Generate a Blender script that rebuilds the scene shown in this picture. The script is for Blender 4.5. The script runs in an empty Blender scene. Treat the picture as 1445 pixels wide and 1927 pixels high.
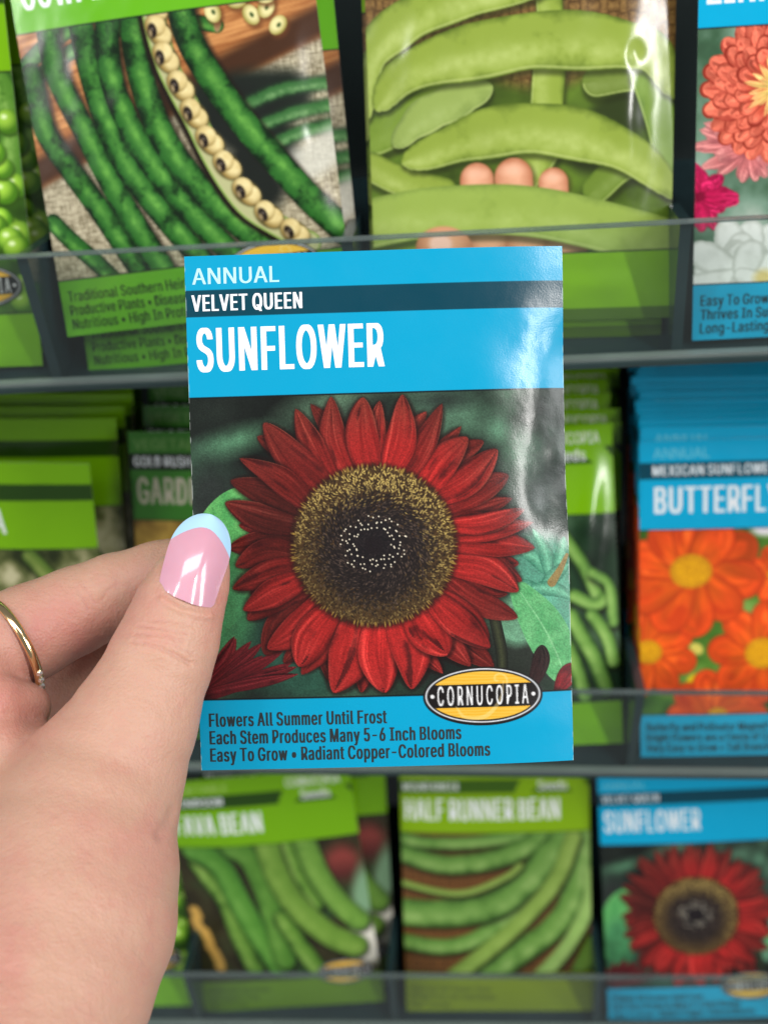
import bpy, math, random
import numpy as np
from mathutils import Matrix, Vector

S = bpy.context.scene
COL = S.collection
R_ = math.radians

# ------------------------------------------------------------------ camera
cam_d = bpy.data.cameras.new('camera')
cam = bpy.data.objects.new('camera', cam_d)
COL.objects.link(cam)
CAM_EUL = (0.85439, 0.03577, 0.04129)
CAM_LOC = Vector((0.02742, -0.31319, 0.21796))
CAM_M = Matrix.Translation(CAM_LOC) @ (Matrix.Rotation(CAM_EUL[2], 4, 'Z') @ Matrix.Rotation(CAM_EUL[1], 4, 'Y') @ Matrix.Rotation(CAM_EUL[0], 4, 'X'))
cam.matrix_world = CAM_M
cam_d.sensor_fit = 'VERTICAL'
cam_d.sensor_height = 36.0
cam_d.lens = 2500.0 / 1927.0 * 36.0
cam_d.clip_start = 0.01
cam_d.clip_end = 50
cam_d.dof.use_dof = True
cam_d.dof.focus_distance = 0.291
cam_d.dof.aperture_fstop = 13.0
S.camera = cam

# ------------------------------------------------------------------ light
w = bpy.data.worlds.new('World')
S.world = w
w.use_nodes = True
bg = w.node_tree.nodes['Background']
bg.inputs[0].default_value = (0.93, 0.97, 1.0, 1)
bg.inputs[1].default_value = 0.22

def area(name, loc, target, sx, sy, power, col=(1, 1, 1)):
    d = bpy.data.lights.new(name, 'AREA')
    d.shape = 'RECTANGLE'; d.size = sx; d.size_y = sy; d.energy = power; d.color = col
    o = bpy.data.objects.new(name, d); COL.objects.link(o)
    o.location = loc
    o.rotation_euler = (Vector(target) - Vector(loc)).to_track_quat('-Z', 'Y').to_euler()
    return o
TGT = (0.03, -0.08, 0.0)
area('ceiling_light', (1.16, -1.28, 1.30), TGT, 0.08, 1.0, 28, (1.0, 0.98, 0.95))
area('ceiling_light', (-1.25, -1.15, 1.5), TGT, 0.11, 1.1, 12, (1.0, 0.98, 0.95))
area('ceiling_light', (0.0, -0.72, 2.5), TGT, 2.4, 0.5, 34, (1.0, 0.99, 0.97))
area('fill_light', (1.95, -0.85, 0.75), TGT, 0.3, 1.7, 20, (0.98, 0.99, 1.0))  # soft side fill, added to lift the darker rack tiers
area('fill_light', (-1.95, -0.95, 0.75), TGT, 0.3, 1.7, 22, (0.98, 0.99, 1.0))  # matching fill added on the left, not a store lamp

vs = S.view_settings
S.display_settings.display_device = 'sRGB'
vs.view_transform = 'Standard'; vs.look = 'None'; vs.exposure = 0.0; vs.gamma = 1.0
vs.use_curve_mapping = False
S.cycles.use_denoising = True
S.cycles.max_bounces = 8
S.cycles.transparent_max_bounces = 24
S.cycles.caustics_reflective = False
S.cycles.caustics_refractive = False
S.cycles.sample_clamp_indirect = 6

# ------------------------------------------------------------------ small helpers
def tag(o, label=None, cat=None, group=None, kind=None):
    if label: o['label'] = label
    if cat: o['category'] = cat
    if group: o['group'] = group
    if kind: o['kind'] = kind
    return o

def empty(name, mat, label, cat, group=None):
    o = bpy.data.objects.new(name, None); COL.objects.link(o)
    o.empty_display_size = 0.01
    o.matrix_world = mat
    return tag(o, label, cat, group)

def link_mesh(name, me, mat, parent=None):
    o = bpy.data.objects.new(name, me); COL.objects.link(o)
    if mat is not None and len(me.materials) == 0: me.materials.append(mat)
    if parent is not None: o.parent = parent
    return o

def np_mesh(name, verts, quads=None, tris=None, smooth=True):
    """fast mesh from numpy arrays"""
    me = bpy.data.meshes.new(name)
    verts = np.asarray(verts, np.float32)
    me.vertices.add(len(verts)); me.vertices.foreach_set('co', verts.ravel())
    f = quads if quads is not None else tris
    n = 4 if quads is not None else 3
    f = np.asarray(f, np.int32)
    me.loops.add(f.size); me.loops.foreach_set('vertex_index', f.ravel())
    me.polygons.add(len(f))
    me.polygons.foreach_set('loop_start', np.arange(0, f.size, n, dtype=np.int32))
    me.polygons.foreach_set('loop_total', np.full(len(f), n, np.int32))
    me.polygons.foreach_set('use_smooth', np.full(len(f), smooth, bool))
    me.update(calc_edges=True)
    return me

def s2l(c):
    c = np.clip(np.asarray(c, np.float32), 0, 1)
    return np.where(c <= 0.04045, c / 12.92, ((c + 0.055) / 1.055) ** 2.4)

def set_col(me, rgb, name='print'):
    a = me.color_attributes.new(name, 'FLOAT_COLOR', 'POINT')
    buf = np.ones((len(me.vertices), 4), np.float32); buf[:, :3] = rgb
    a.data.foreach_set('color', buf.ravel())

def rgb(*c):
    return np.array(c, np.float32) / 255.0

# ------------------------------------------------------------------ materials
def new_mat(name):
    m = bpy.data.materials.new(name); m.use_nodes = True
    return m, m.node_tree.nodes, m.node_tree.links, m.node_tree.nodes['Principled BSDF']

def print_mat(name, rough=0.30, spec=0.5, bump=0.12, scale=2600, gain=0.9):
    m, N, L, b = new_mat(name)
    at = N.new('ShaderNodeAttribute'); at.attribute_name = 'print'
    tc = N.new('ShaderNodeTexCoord')
    nz = N.new('ShaderNodeTexNoise'); nz.inputs['Scale'].default_value = scale; nz.inputs['Detail'].default_value = 2
    n2 = N.new('ShaderNodeTexNoise'); n2.inputs['Scale'].default_value = 130; n2.inputs['Detail'].default_value = 3
    L.new(tc.outputs['Object'], nz.inputs['Vector']); L.new(tc.outputs['Object'], n2.inputs['Vector'])
    g = N.new('ShaderNodeMix'); g.data_type = 'RGBA'; g.blend_type = 'MULTIPLY'; g.inputs[0].default_value = 1
    L.new(at.outputs['Color'], g.inputs[6]); g.inputs[7].default_value = (gain, gain, gain, 1)
    L.new(g.outputs[2], b.inputs['Base Color'])
    mr = N.new('ShaderNodeMapRange'); mr.inputs[3].default_value = rough - 0.05; mr.inputs[4].default_value = rough + 0.08
    L.new(n2.outputs['Fac'], mr.inputs[0]); L.new(mr.outputs[0], b.inputs['Roughness'])
    b.inputs['Specular IOR Level'].default_value = spec
    bp = N.new('ShaderNodeBump'); bp.inputs['Strength'].default_value = bump; bp.inputs['Distance'].default_value = 0.0002
    L.new(nz.outputs['Fac'], bp.inputs['Height']); L.new(bp.outputs['Normal'], b.inputs['Normal'])
    return m

def flat_mat(name, col, rough=0.4, spec=0.5, metal=0.0, noise=0.0, nscale=60, bump=0.0):
    m, N, L, b = new_mat(name)
    b.inputs['Roughness'].default_value = rough
    b.inputs['Specular IOR Level'].default_value = spec
    b.inputs['Metallic'].default_value = metal
    tc = N.new('ShaderNodeTexCoord')
    nz = N.new('ShaderNodeTexNoise'); nz.inputs['Scale'].default_value = nscale; nz.inputs['Detail'].default_value = 4
    L.new(tc.outputs['Object'], nz.inputs['Vector'])
    mx = N.new('ShaderNodeMix'); mx.data_type = 'RGBA'
    c = np.array(col)
    mx.inputs[6].default_value = (*(c * (1 - noise)), 1); mx.inputs[7].default_value = (*np.minimum(c * (1 + noise), 1), 1)
    L.new(nz.outputs['Fac'], mx.inputs[0]); L.new(mx.outputs[2], b.inputs['Base Color'])
    if bump:
        bp = N.new('ShaderNodeBump'); bp.inputs['Strength'].default_value = bump; bp.inputs['Distance'].default_value = 0.0005
        L.new(nz.outputs['Fac'], bp.inputs['Height']); L.new(bp.outputs['Normal'], b.inputs['Normal'])
    return m

def clear_mat(name, tint=(0.93, 0.96, 0.945), refl=1.0, haze=0.02):
    m = bpy.data.materials.new(name); m.use_nodes = True
    N, L = m.node_tree.nodes, m.node_tree.links
    N.clear()
    out = N.new('ShaderNodeOutputMaterial')
    tr = N.new('ShaderNodeBsdfTransparent'); tr.inputs[0].default_value = (*tint, 1)
    gl = N.new('ShaderNodeBsdfGlossy'); gl.inputs['Roughness'].default_value = 0.12; gl.inputs[0].default_value = (refl, refl, refl, 1)
    df = N.new('ShaderNodeBsdfDiffuse'); df.inputs[0].default_value = (0.35, 0.42, 0.42, 1)
    fr = N.new('ShaderNodeFresnel'); fr.inputs[0].default_value = 1.45
    tc = N.new('ShaderNodeTexCoord')
    nz = N.new('ShaderNodeTexNoise'); nz.inputs['Scale'].default_value = 25; nz.inputs['Detail'].default_value = 5
    L.new(tc.outputs['Object'], nz.inputs['Vector'])
    mr = N.new('ShaderNodeMapRange'); mr.inputs[3].default_value = 0.0; mr.inputs[4].default_value = haze * 2
    L.new(nz.outputs['Fac'], mr.inputs[0])
    m1 = N.new('ShaderNodeMixShader'); m2 = N.new('ShaderNodeMixShader')
    L.new(mr.outputs[0], m1.inputs[0]); L.new(tr.outputs[0], m1.inputs[1]); L.new(df.outputs[0], m1.inputs[2])
    ge = N.new('ShaderNodeNewGeometry'); ff = N.new('ShaderNodeMath'); ff.operation = 'SUBTRACT'; ff.inputs[0].default_value = 1; L.new(ge.outputs['Backfacing'], ff.inputs[1])
    fm = N.new('ShaderNodeMath'); fm.operation = 'MULTIPLY'; L.new(fr.outputs[0], fm.inputs[0]); L.new(ff.outputs[0], fm.inputs[1])
    L.new(fm.outputs[0], m2.inputs[0]); L.new(m1.outputs[0], m2.inputs[1]); L.new(gl.outputs[0], m2.inputs[2])
    L.new(m2.outputs[0], out.inputs['Surface'])
    return m

M_PRINT = print_mat('printed_paper', rough=0.22, spec=0.42, bump=0.08, gain=0.75)
M_GLOSS = print_mat('glossy_printed_paper', rough=0.17, spec=0.5, bump=0.04)
M_WHITE = flat_mat('white_lettering', (0.80, 0.82, 0.86), rough=0.35, noise=0.03)
M_PALE = flat_mat('pale_blue_lettering', (0.42, 0.72, 0.84), rough=0.35, noise=0.03)
M_BLACK = flat_mat('black_lettering', (0.012, 0.02, 0.024), rough=0.4, noise=0.1)
M_CLEAR = clear_mat('clear_acrylic')
M_EDGE = clear_mat('acrylic_edge', tint=(0.45, 0.52, 0.5), refl=1.0, haze=0.22)
M_SMOKE = flat_mat('smoked_plastic', (0.012, 0.028, 0.032), rough=0.22, spec=0.5, noise=0.3, nscale=90)
M_DARK = flat_mat('dark_backing', (0.004, 0.010, 0.010), rough=0.6, noise=0.3)
M_EDGE_GLINT = flat_mat('painted_edge_glint', (0.13, 0.16, 0.15), rough=0.25, noise=0.35, nscale=40)  # paler grey standing in for the thin reflection along the edge
M_RAIL = flat_mat('grey_rail_plastic', (0.022, 0.04, 0.04), rough=0.3, noise=0.2)

# ------------------------------------------------------------------ procedural print artwork (colour per mesh vertex)
_lat = {}
def vnoise(x, y, seed):
    if seed not in _lat: _lat[seed] = np.random.RandomState(seed).rand(64, 64).astype(np.float32)
    t = _lat[seed]
    xi = np.floor(x).astype(int); yi = np.floor(y).astype(int)
    fx = x - xi; fy = y - yi
    fx = fx * fx * (3 - 2 * fx); fy = fy * fy * (3 - 2 * fy)
    a = t[yi & 63, xi & 63]; b = t[yi & 63, (xi + 1) & 63]; c = t[(yi + 1) & 63, xi & 63]; d = t[(yi + 1) & 63, (xi + 1) & 63]
    return (a * (1 - fx) + b * fx) * (1 - fy) + (c * (1 - fx) + d * fx) * fy

def fbm(x, y, seed, oct=4, gain=0.5):
    v = 0; amp = 1; tot = 0
    for k in range(oct):
        v = v + amp * vnoise(x * 2 ** k + 17.3 * k, y * 2 ** k + 9.1 * k, seed + k); tot += amp; amp *= gain
    return v / tot

def sm(a, b, x):
    t = np.clip((x - a) / (b - a), 0, 1); return t * t * (3 - 2 * t)

def spline(pts, n=28):
    P = np.array(pts, np.float32)
    if len(P) == 2:
        t = np.linspace(0, 1, n)[:, None]; return P[0] * (1 - t) + P[1] * t
    Q = np.vstack([2 * P[0] - P[1], P, 2 * P[-1] - P[-2]])
    out = []
    m = len(P) - 1
    for u in np.linspace(0, m, n):
        i = min(int(u), m - 1); t = u - i
        p0, p1, p2, p3 = Q[i:i + 4]
        out.append(0.5 * (2 * p1 + (p2 - p0) * t + (2 * p0 - 5 * p1 + 4 * p2 - p3) * t * t + (3 * p1 - p0 - 3 * p2 + p3) * t ** 3))
    return np.array(out)

# letter outlines of a plain grotesque (1000 units = cap height): advance | closed loops
GLYPHS = {
    '!': '385|193,-9 169,-6 148,3 129,17 114,36 106,57 103,81 106,104 114,125 129,144 148,158 169,167 193,170 216,167 238,158 256,144 270,125 279,104 282,81 279,57 270,36 256,17 238,3 216,-6/132,315 124,1000 260,1000 251,315',
    '-': '891|662,481 662,369 224,369 224,481',
    '0': '891|446,-13 375,-7 312,14 255,47 207,94 167,152 135,223 112,305 99,397 94,499 99,602 113,694 136,776 168,847 208,906 256,952 312,986 375,1007 446,1013 516,1007 579,986 635,952 683,906 723,847 755,776 778,694 792,602 797,499 792,397 778,305 755,223 724,152 684,94 636,47 580,14 516,-7/446,97 492,103 534,118 570,145 602,181 628,227 649,283 664,347 673,419 676,499 673,581 664,653 649,717 628,773 602,819 570,855 534,882 492,898 446,903 399,898 357,882 320,855 289,819 263,773 242,717 227,653 218,581 215,499 218,419 227,347 242,283 263,227 289,181 320,145 357,118 399,103',
    '1': '891|150,0 150,107 768,107 768,0/542,1000 542,0 417,0 417,881 411,881 169,703 169,839 390,1000',
    '5': '891|435,-13 377,-10 324,2 275,22 231,48 194,80 163,118 139,161 124,207 117,256 240,256 245,227 256,200 271,175 291,153 314,134 341,118 370,107 401,100 435,98 474,101 510,111 543,127 572,148 597,174 617,205 632,240 641,278 644,319 641,360 632,399 616,435 596,466 570,493 540,515 506,531 469,541 428,544 395,542 362,537 329,528 299,515 273,500 252,483 132,497 189,1000 720,1000 720,889 296,889 263,593 268,593 291,611 318,626 349,639 382,648 416,654 451,656 495,653 538,645 578,631 615,612 648,589 678,561 705,529 727,493 745,454 758,412 766,368 768,321 764,259 749,201 725,149 693,102 653,62 607,30 554,6 497,-9',
    '6': '891|445,-13 385,-9 330,5 280,29 235,61 197,100 166,146 143,199 129,256 125,318 128,367 139,417 157,470 183,527 221,594 270,669 496,1000 633,1000 297,513 286,513 296,532 309,549 324,565 342,580 362,593 385,603 409,611 434,616 462,617 520,613 573,600 621,579 663,550 698,514 727,471 748,423 760,368 764,309 760,249 746,193 723,143 692,98 654,59 609,28 559,5 504,-9/445,95 482,98 517,108 548,123 575,144 599,169 618,199 632,233 641,269 644,309 641,349 632,386 618,419 599,449 575,474 548,494 517,509 482,518 445,521 408,518 373,510 342,495 314,474 290,450 271,420 257,387 248,351 246,311 248,271 257,234 271,200 290,170 314,144 342,123 373,108 408,98',
    'A': '943|32,0 396,1000 543,1000 910,0 777,0 564,595 551,634 536,680 519,732 501,791 480,861 456,940 482,940 458,860 437,789 418,729 402,677 387,633 374,595 167,0/216,279 216,391 727,391 727,279',
    'B': '897|118,0 118,1000 474,1000 539,996 597,984 646,964 688,938 722,906 749,869 767,827 779,783 783,735 780,695 773,660 760,629 743,603 724,581 700,562 675,547 648,534 619,524 619,515 651,510 682,499 714,483 743,460 769,432 791,399 808,361 818,317 821,268 818,219 806,173 787,131 759,94 722,62 677,35 623,16 558,4 485,0/245,112 481,112 552,117 607,132 648,157 676,189 693,226 699,268 696,301 687,332 673,361 654,388 630,410 601,429 567,443 530,451 488,454 245,454/245,561 468,561 503,563 536,570 566,582 593,598 616,618 635,642 649,669 658,699 660,732 655,773 640,811 614,843 578,868 531,883 472,888 245,888',
    'C': '1003|526,-13 442,-6 366,14 295,49 233,96 180,156 137,227 105,308 86,399 79,499 86,600 105,691 137,773 180,844 233,903 295,951 366,986 442,1006 526,1013 575,1011 623,1004 669,991 712,974 753,952 790,926 824,896 854,861 880,822 902,780 918,734 930,685 803,685 793,718 781,748 765,776 747,800 726,822 702,842 677,859 649,872 620,883 589,890 558,894 526,896 466,891 411,875 361,850 316,814 277,769 246,715 222,652 208,580 203,499 208,419 222,347 246,284 278,230 316,185 361,150 412,124 467,109 526,104 558,106 589,110 620,118 649,128 677,142 702,158 726,178 747,200 765,225 781,252 793,283 803,315 930,315 918,266 902,220 881,178 855,140 825,105 791,74 753,48 713,26 669,9 623,-3 576,-11',
    'D': '987|245,1000 245,0 118,0 118,1000/430,0 189,0 189,112 422,112 499,117 567,133 625,159 674,194 714,239 745,293 767,355 780,425 785,502 780,578 767,647 745,709 715,762 676,806 628,842 572,867 507,883 434,888 183,888 183,1000 443,1000 536,993 619,973 693,940 757,895 810,838 852,769 883,689 901,601 907,502 901,403 883,313 852,233 809,164 755,106 689,60 613,27 527,7',
    'E': '823|118,0 118,1000 732,1000 732,888 245,888 245,562 699,562 699,450 245,450 245,112 738,112 738,0',
    'F': '806|118,0 118,1000 726,1000 726,888 245,888 245,547 681,547 681,435 245,435 245,0',
    'G': '1023|528,-13 443,-6 365,14 294,49 231,97 179,156 136,227 104,309 85,399 79,499 85,600 104,691 136,773 179,844 231,903 293,951 362,986 438,1006 521,1013 572,1011 622,1003 669,990 714,972 755,950 793,922 827,891 857,857 883,818 904,777 921,733 932,685 802,685 791,717 777,746 761,773 743,797 723,820 700,839 675,856 649,870 620,882 589,890 556,894 521,896 464,891 410,876 360,850 315,815 277,770 246,715 222,652 208,580 203,499 208,419 222,348 246,285 278,231 317,186 362,150 413,125 469,109 528,104 582,108 632,120 678,140 718,167 751,201 779,242 799,289 811,341 815,398 854,391 556,391 556,503 940,503 940,393 934,315 916,243 886,179 846,122 798,75 740,37 676,9 605,-8',
    'H': '1016|118,0 118,1000 245,1000 245,568 771,568 771,1000 898,1000 898,0 771,0 771,456 245,456 245,0',
    'I': '591|61,0 61,112 232,112 232,888 61,888 61,1000 530,1000 530,888 359,888 359,112 530,112 530,0',
    'J': '779|364,-13 281,-5 209,21 148,64 102,124 74,197 65,286 65,340 192,340 192,286 197,229 213,183 239,146 274,119 315,103 364,98 411,103 453,119 487,146 513,183 529,229 534,286 534,1000 661,1000 661,286 652,197 624,124 578,64 518,21 446,-5',
    'K': '917|118,0 118,1000 245,1000 245,657 244,442 245,380 245,0/205,286 205,425 228,455 251,484 273,513 296,541 319,569 343,596 367,623 391,650 416,677 715,1000 881,1000 454,542 448,543/732,0 369,509 448,608 882,0',
    'L': '772|118,0 118,1000 245,1000 245,112 710,112 710,0',
    'M': '1235|118,0 118,1000 298,1000 545,368 551,352 558,333 565,312 572,290 580,266 588,241 596,215 604,190 612,165 619,140 626,117 632,96 604,96 611,116 617,139 625,162 633,187 640,213 649,238 657,264 665,288 672,311 680,332 687,351 693,368 936,1000 1116,1000 1116,0 991,0 991,572 991,594 991,617 992,643 992,669 992,697 993,725 994,754 994,783 995,812 996,841 996,870 997,899 1008,899 998,868 989,836 978,805 968,773 957,743 947,713 937,685 928,658 919,633 910,610 903,589 896,572 672,0 562,0 335,572 328,589 321,609 313,631 304,655 295,682 285,710 275,739 264,770 254,801 243,834 232,866 220,899 234,899 234,873 235,846 236,818 237,789 237,760 238,731 238,702 238,673 239,646 239,619 240,595 240,572 240,0',
    'N': '1029|118,0 118,1000 268,1000 674,359 686,341 699,320 713,296 728,270 745,241 762,210 779,177 796,143 813,108 796,105 792,142 790,178 788,213 786,247 785,279 785,309 784,337 784,362 784,383 784,1000 911,1000 911,0 760,0 397,570 381,596 365,623 349,650 331,680 312,713 291,749 268,790 241,836 211,889 234,892 236,844 238,798 240,754 242,714 243,678 244,645 245,616 245,592 246,572 246,0',
    'O': '1048|525,-13 442,-6 366,14 296,49 233,96 181,156 137,227 105,308 86,399 79,499 86,600 105,691 137,773 181,844 233,903 296,951 366,986 442,1006 525,1013 608,1006 684,986 754,951 816,903 869,844 912,773 944,691 963,600 969,499 963,399 944,308 912,227 869,156 816,96 754,49 684,14 608,-6/525,104 583,109 637,124 687,149 732,184 771,229 803,283 827,347 841,419 846,499 841,581 827,653 803,717 771,771 732,816 687,851 637,876 583,891 525,896 467,891 413,876 362,850 317,815 278,770 246,716 222,653 208,580 203,499 208,419 222,347 246,284 278,229 317,185 362,150 413,124 467,109',
    'P': '874|118,0 118,1000 462,1000 535,995 599,981 653,958 699,927 737,889 766,845 787,795 799,741 803,683 799,626 787,572 766,522 737,477 699,439 653,407 599,384 535,370 462,365 215,365 215,477 457,477 506,479 548,488 584,503 613,523 637,548 655,577 667,610 675,645 677,683 675,722 667,757 655,789 637,818 613,842 584,862 548,877 505,886 456,889 245,889 245,0',
    'Q': '1048|525,-13 442,-6 366,14 296,49 233,96 181,156 137,227 105,308 86,399 79,499 86,600 105,691 137,773 181,844 233,903 296,951 366,986 442,1006 525,1013 608,1006 684,986 754,951 816,903 869,844 912,773 944,691 963,600 969,499 963,399 944,308 912,227 869,156 816,96 754,49 684,14 608,-6/525,104 583,109 637,124 687,149 732,184 771,229 803,283 827,347 841,419 846,499 841,581 827,653 803,717 771,771 732,816 687,851 637,876 583,891 525,896 467,891 413,876 362,850 317,815 278,770 246,716 222,653 208,580 203,499 208,419 222,347 246,284 278,229 317,185 362,150 413,124 467,109/482,313 615,313 726,166 754,128 921,-94 788,-94 679,52 651,90',
    'R': '883|118,0 118,1000 464,1000 536,996 600,982 655,960 701,931 738,894 767,851 788,803 801,750 805,692 801,634 788,582 767,534 738,491 701,456 654,427 599,406 536,393 464,389 189,389 189,501 459,501 508,504 550,512 585,524 615,542 638,564 656,591 669,621 676,655 679,692 676,730 669,765 656,796 638,823 614,846 585,864 549,878 507,886 458,889 245,889 245,0/694,0 452,450 595,450 841,0',
    'S': '878|440,-17 370,-13 307,-2 251,18 201,45 159,78 126,118 100,163 83,214 75,268 205,268 212,232 224,200 243,172 266,149 295,130 327,115 363,105 400,99 440,97 484,99 524,106 562,118 596,135 624,156 648,181 665,209 676,240 679,274 676,304 667,330 653,352 633,371 609,387 582,402 551,415 517,426 481,437 361,470 285,497 221,529 169,568 132,615 110,670 102,732 107,786 122,836 147,880 181,919 222,952 270,979 325,998 383,1010 446,1013 510,1010 568,998 621,978 668,952 708,920 741,882 766,839 782,793 788,743 663,743 652,789 629,828 594,860 550,883 499,897 442,901 401,899 363,892 329,880 299,864 273,845 253,822 238,796 229,768 226,738 230,706 240,679 257,656 280,636 305,619 333,606 362,594 390,585 417,577 519,549 549,540 580,530 612,518 645,504 676,487 705,467 732,444 756,418 776,388 791,354 800,316 803,272 798,220 784,170 760,125 727,84 685,49 636,21 578,0 512,-13',
    'T': '882|62,888 62,1000 819,1000 819,888 505,888 505,0 379,0 379,888',
    'U': '1017|509,-16 433,-11 365,4 303,30 248,65 203,107 166,157 140,213 123,274 118,340 118,1000 244,1000 244,350 248,304 259,261 277,222 301,187 331,158 368,134 410,116 457,105 509,101 561,105 608,116 650,134 686,158 716,187 740,222 758,261 768,304 772,350 772,1000 899,1000 899,340 893,274 877,213 850,157 814,107 768,65 714,30 653,4 584,-11',
    'V': '943|401,0 32,1000 166,1000 378,405 391,368 406,323 423,270 442,209 464,139 487,60 461,60 485,141 506,211 525,271 542,323 556,368 569,405 776,1000 910,1000 546,0',
    'W': '1349|305,0 32,1000 162,1000 321,385 329,352 337,319 345,286 352,252 360,218 367,184 374,149 381,114 387,78 372,78 379,114 386,149 393,184 400,218 408,252 415,286 424,319 432,352 440,385 602,1000 746,1000 907,385 916,352 925,319 933,286 940,252 948,218 956,184 963,149 970,114 977,78 960,78 967,114 973,149 981,184 988,218 995,252 1003,286 1011,319 1019,352 1028,385 1186,1000 1316,1000 1042,0 895,0 723,635 712,678 701,722 691,769 680,820 670,874 660,934 687,934 677,877 668,825 658,776 648,729 637,682 625,635 453,0',
    'X': '932|36,0 427,559 427,464 58,1000 205,1000 350,787 369,759 386,733 401,710 414,689 427,668 439,647 452,625 465,600 479,574 456,574 470,600 483,624 495,646 507,667 520,688 534,710 550,733 567,759 587,787 734,1000 877,1000 509,470 509,564 896,0 750,0 574,254 557,280 541,303 528,324 515,344 503,364 491,384 479,405 466,429 453,454 481,454 467,430 455,407 443,386 431,366 418,346 405,326 391,304 375,280 357,254 180,0',
    'Y': '928|400,0 400,409 32,1000 179,1000 378,677 399,642 419,608 437,574 455,539 472,498 491,453 440,453 458,499 476,540 494,576 512,609 531,643 551,677 749,1000 895,1000 527,409 527,0',
    'Z': '862|82,0 82,91 538,757 558,787 579,816 602,846 624,876 647,906 670,935 684,893 643,891 602,890 561,889 520,888 479,888 438,888 79,888 79,1000 780,1000 780,907 332,253 309,221 287,190 263,158 239,127 215,96 191,65 177,107 218,109 258,110 299,111 340,112 380,112 421,112 785,112 785,0',
    'a': '765|314,-17 268,-14 226,-5 186,10 150,30 119,56 94,88 75,124 63,166 60,212 63,252 71,287 85,316 104,341 126,362 152,380 182,394 213,405 246,414 281,421 316,427 350,432 392,438 429,442 459,446 485,450 506,455 521,462 533,471 539,484 542,501 542,505 540,534 534,560 524,583 511,603 493,620 471,633 446,643 417,648 385,650 351,648 320,643 293,634 269,621 249,607 231,591 217,574 205,556 197,538 81,572 100,615 125,650 154,680 187,704 223,724 261,738 301,748 341,754 381,756 409,755 438,751 470,746 501,737 532,725 562,708 589,688 613,661 634,630 649,591 659,546 662,494 662,0 544,0 544,102 536,102 525,84 512,67 495,48 475,31 451,16 423,2 391,-8 355,-15/335,89 377,92 415,101 448,115 476,135 499,157 518,183 531,211 539,241 542,271 542,373 535,368 524,362 510,358 493,353 475,349 455,346 434,342 414,339 394,337 375,334 359,332 345,330 317,326 290,320 264,312 240,302 220,289 203,274 191,255 183,233 181,206 183,182 189,161 200,142 215,126 233,113 255,103 279,95 306,91',
    'b': '834|451,-16 408,-13 371,-6 339,7 312,24 289,42 271,61 256,81 243,99 232,115 220,115 220,0 103,0 103,1000 223,1000 223,628 232,628 243,643 255,660 270,680 288,699 310,716 337,733 369,745 406,753 450,756 510,750 565,735 615,709 659,673 697,628 727,575 749,514 763,446 767,371 763,296 749,228 727,166 697,113 660,68 616,32 566,5 511,-11/433,92 477,96 515,108 549,129 578,156 602,190 621,229 634,273 642,321 645,372 642,423 634,470 621,513 603,552 579,585 550,612 516,632 477,644 433,648 389,644 351,633 317,613 288,587 264,555 246,517 232,473 224,425 221,372 224,319 232,270 246,226 265,187 289,154 318,128 352,108 390,96',
    'c': '778|407,-16 343,-11 283,5 230,32 182,69 142,114 110,167 86,228 72,295 67,368 72,443 86,511 110,572 142,626 182,671 230,707 283,734 343,750 407,756 443,754 478,749 511,741 543,730 572,716 600,700 625,680 648,658 668,633 686,605 700,576 711,544 595,515 589,534 581,552 571,568 559,584 546,598 531,611 514,622 496,631 476,639 455,644 432,647 407,648 361,644 320,631 285,610 256,581 232,547 213,508 200,464 192,418 189,368 192,320 200,274 213,231 232,192 256,158 285,130 320,108 361,96 407,91 432,92 455,96 477,101 497,109 515,118 532,130 548,143 561,158 573,174 583,192 592,211 598,230 713,201 702,169 688,138 671,110 650,85 628,62 602,42 574,24 544,10 512,-1 479,-10 444,-14',
    'd': '834|384,-16 324,-11 269,5 219,32 175,68 138,113 107,166 85,228 72,296 67,371 72,446 85,514 108,575 138,628 176,673 220,709 270,735 325,750 385,756 428,753 466,745 497,733 524,716 546,699 565,680 580,660 592,643 602,628 611,628 611,1000 731,1000 731,0 615,0 615,115 603,115 592,99 580,81 564,61 545,42 523,24 496,7 464,-6 427,-13/402,92 445,96 483,108 517,128 546,154 570,187 589,226 602,270 610,319 613,372 610,425 602,473 589,517 570,555 547,587 518,613 484,633 445,644 402,648 358,644 318,632 284,612 255,585 232,552 213,513 200,470 192,423 189,372 192,321 200,273 213,229 232,190 256,156 285,129 319,108 358,96',
    'e': '794|417,-16 348,-11 285,5 230,32 182,69 142,113 109,167 86,227 72,294 67,367 72,441 86,508 109,569 140,624 179,669 226,706 280,734 339,750 403,756 444,753 483,747 522,735 560,719 595,697 628,670 657,637 682,599 702,554 717,503 726,445 730,381 730,333 147,333 147,434 664,434 609,397 606,445 598,488 585,528 567,563 544,593 516,617 483,635 446,645 403,649 360,645 322,634 288,616 258,592 234,563 214,530 200,493 191,455 189,415 189,349 192,297 201,250 217,209 239,173 265,144 297,121 333,104 373,94 417,91 446,92 474,96 499,104 522,114 543,127 561,143 577,162 590,183 601,207 717,179 703,142 684,108 659,77 629,50 594,27 555,9 513,-5 466,-13',
    'f': '499|448,746 448,643 13,643 13,746/158,0 158,848 162,889 172,924 188,955 210,981 236,1003 266,1020 299,1032 333,1039 368,1042 394,1041 417,1039 437,1036 454,1032 467,1028 477,1024 447,921 440,923 432,925 422,928 411,930 398,931 383,932 350,928 323,919 303,904 290,883 281,856 279,823 279,0',
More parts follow.
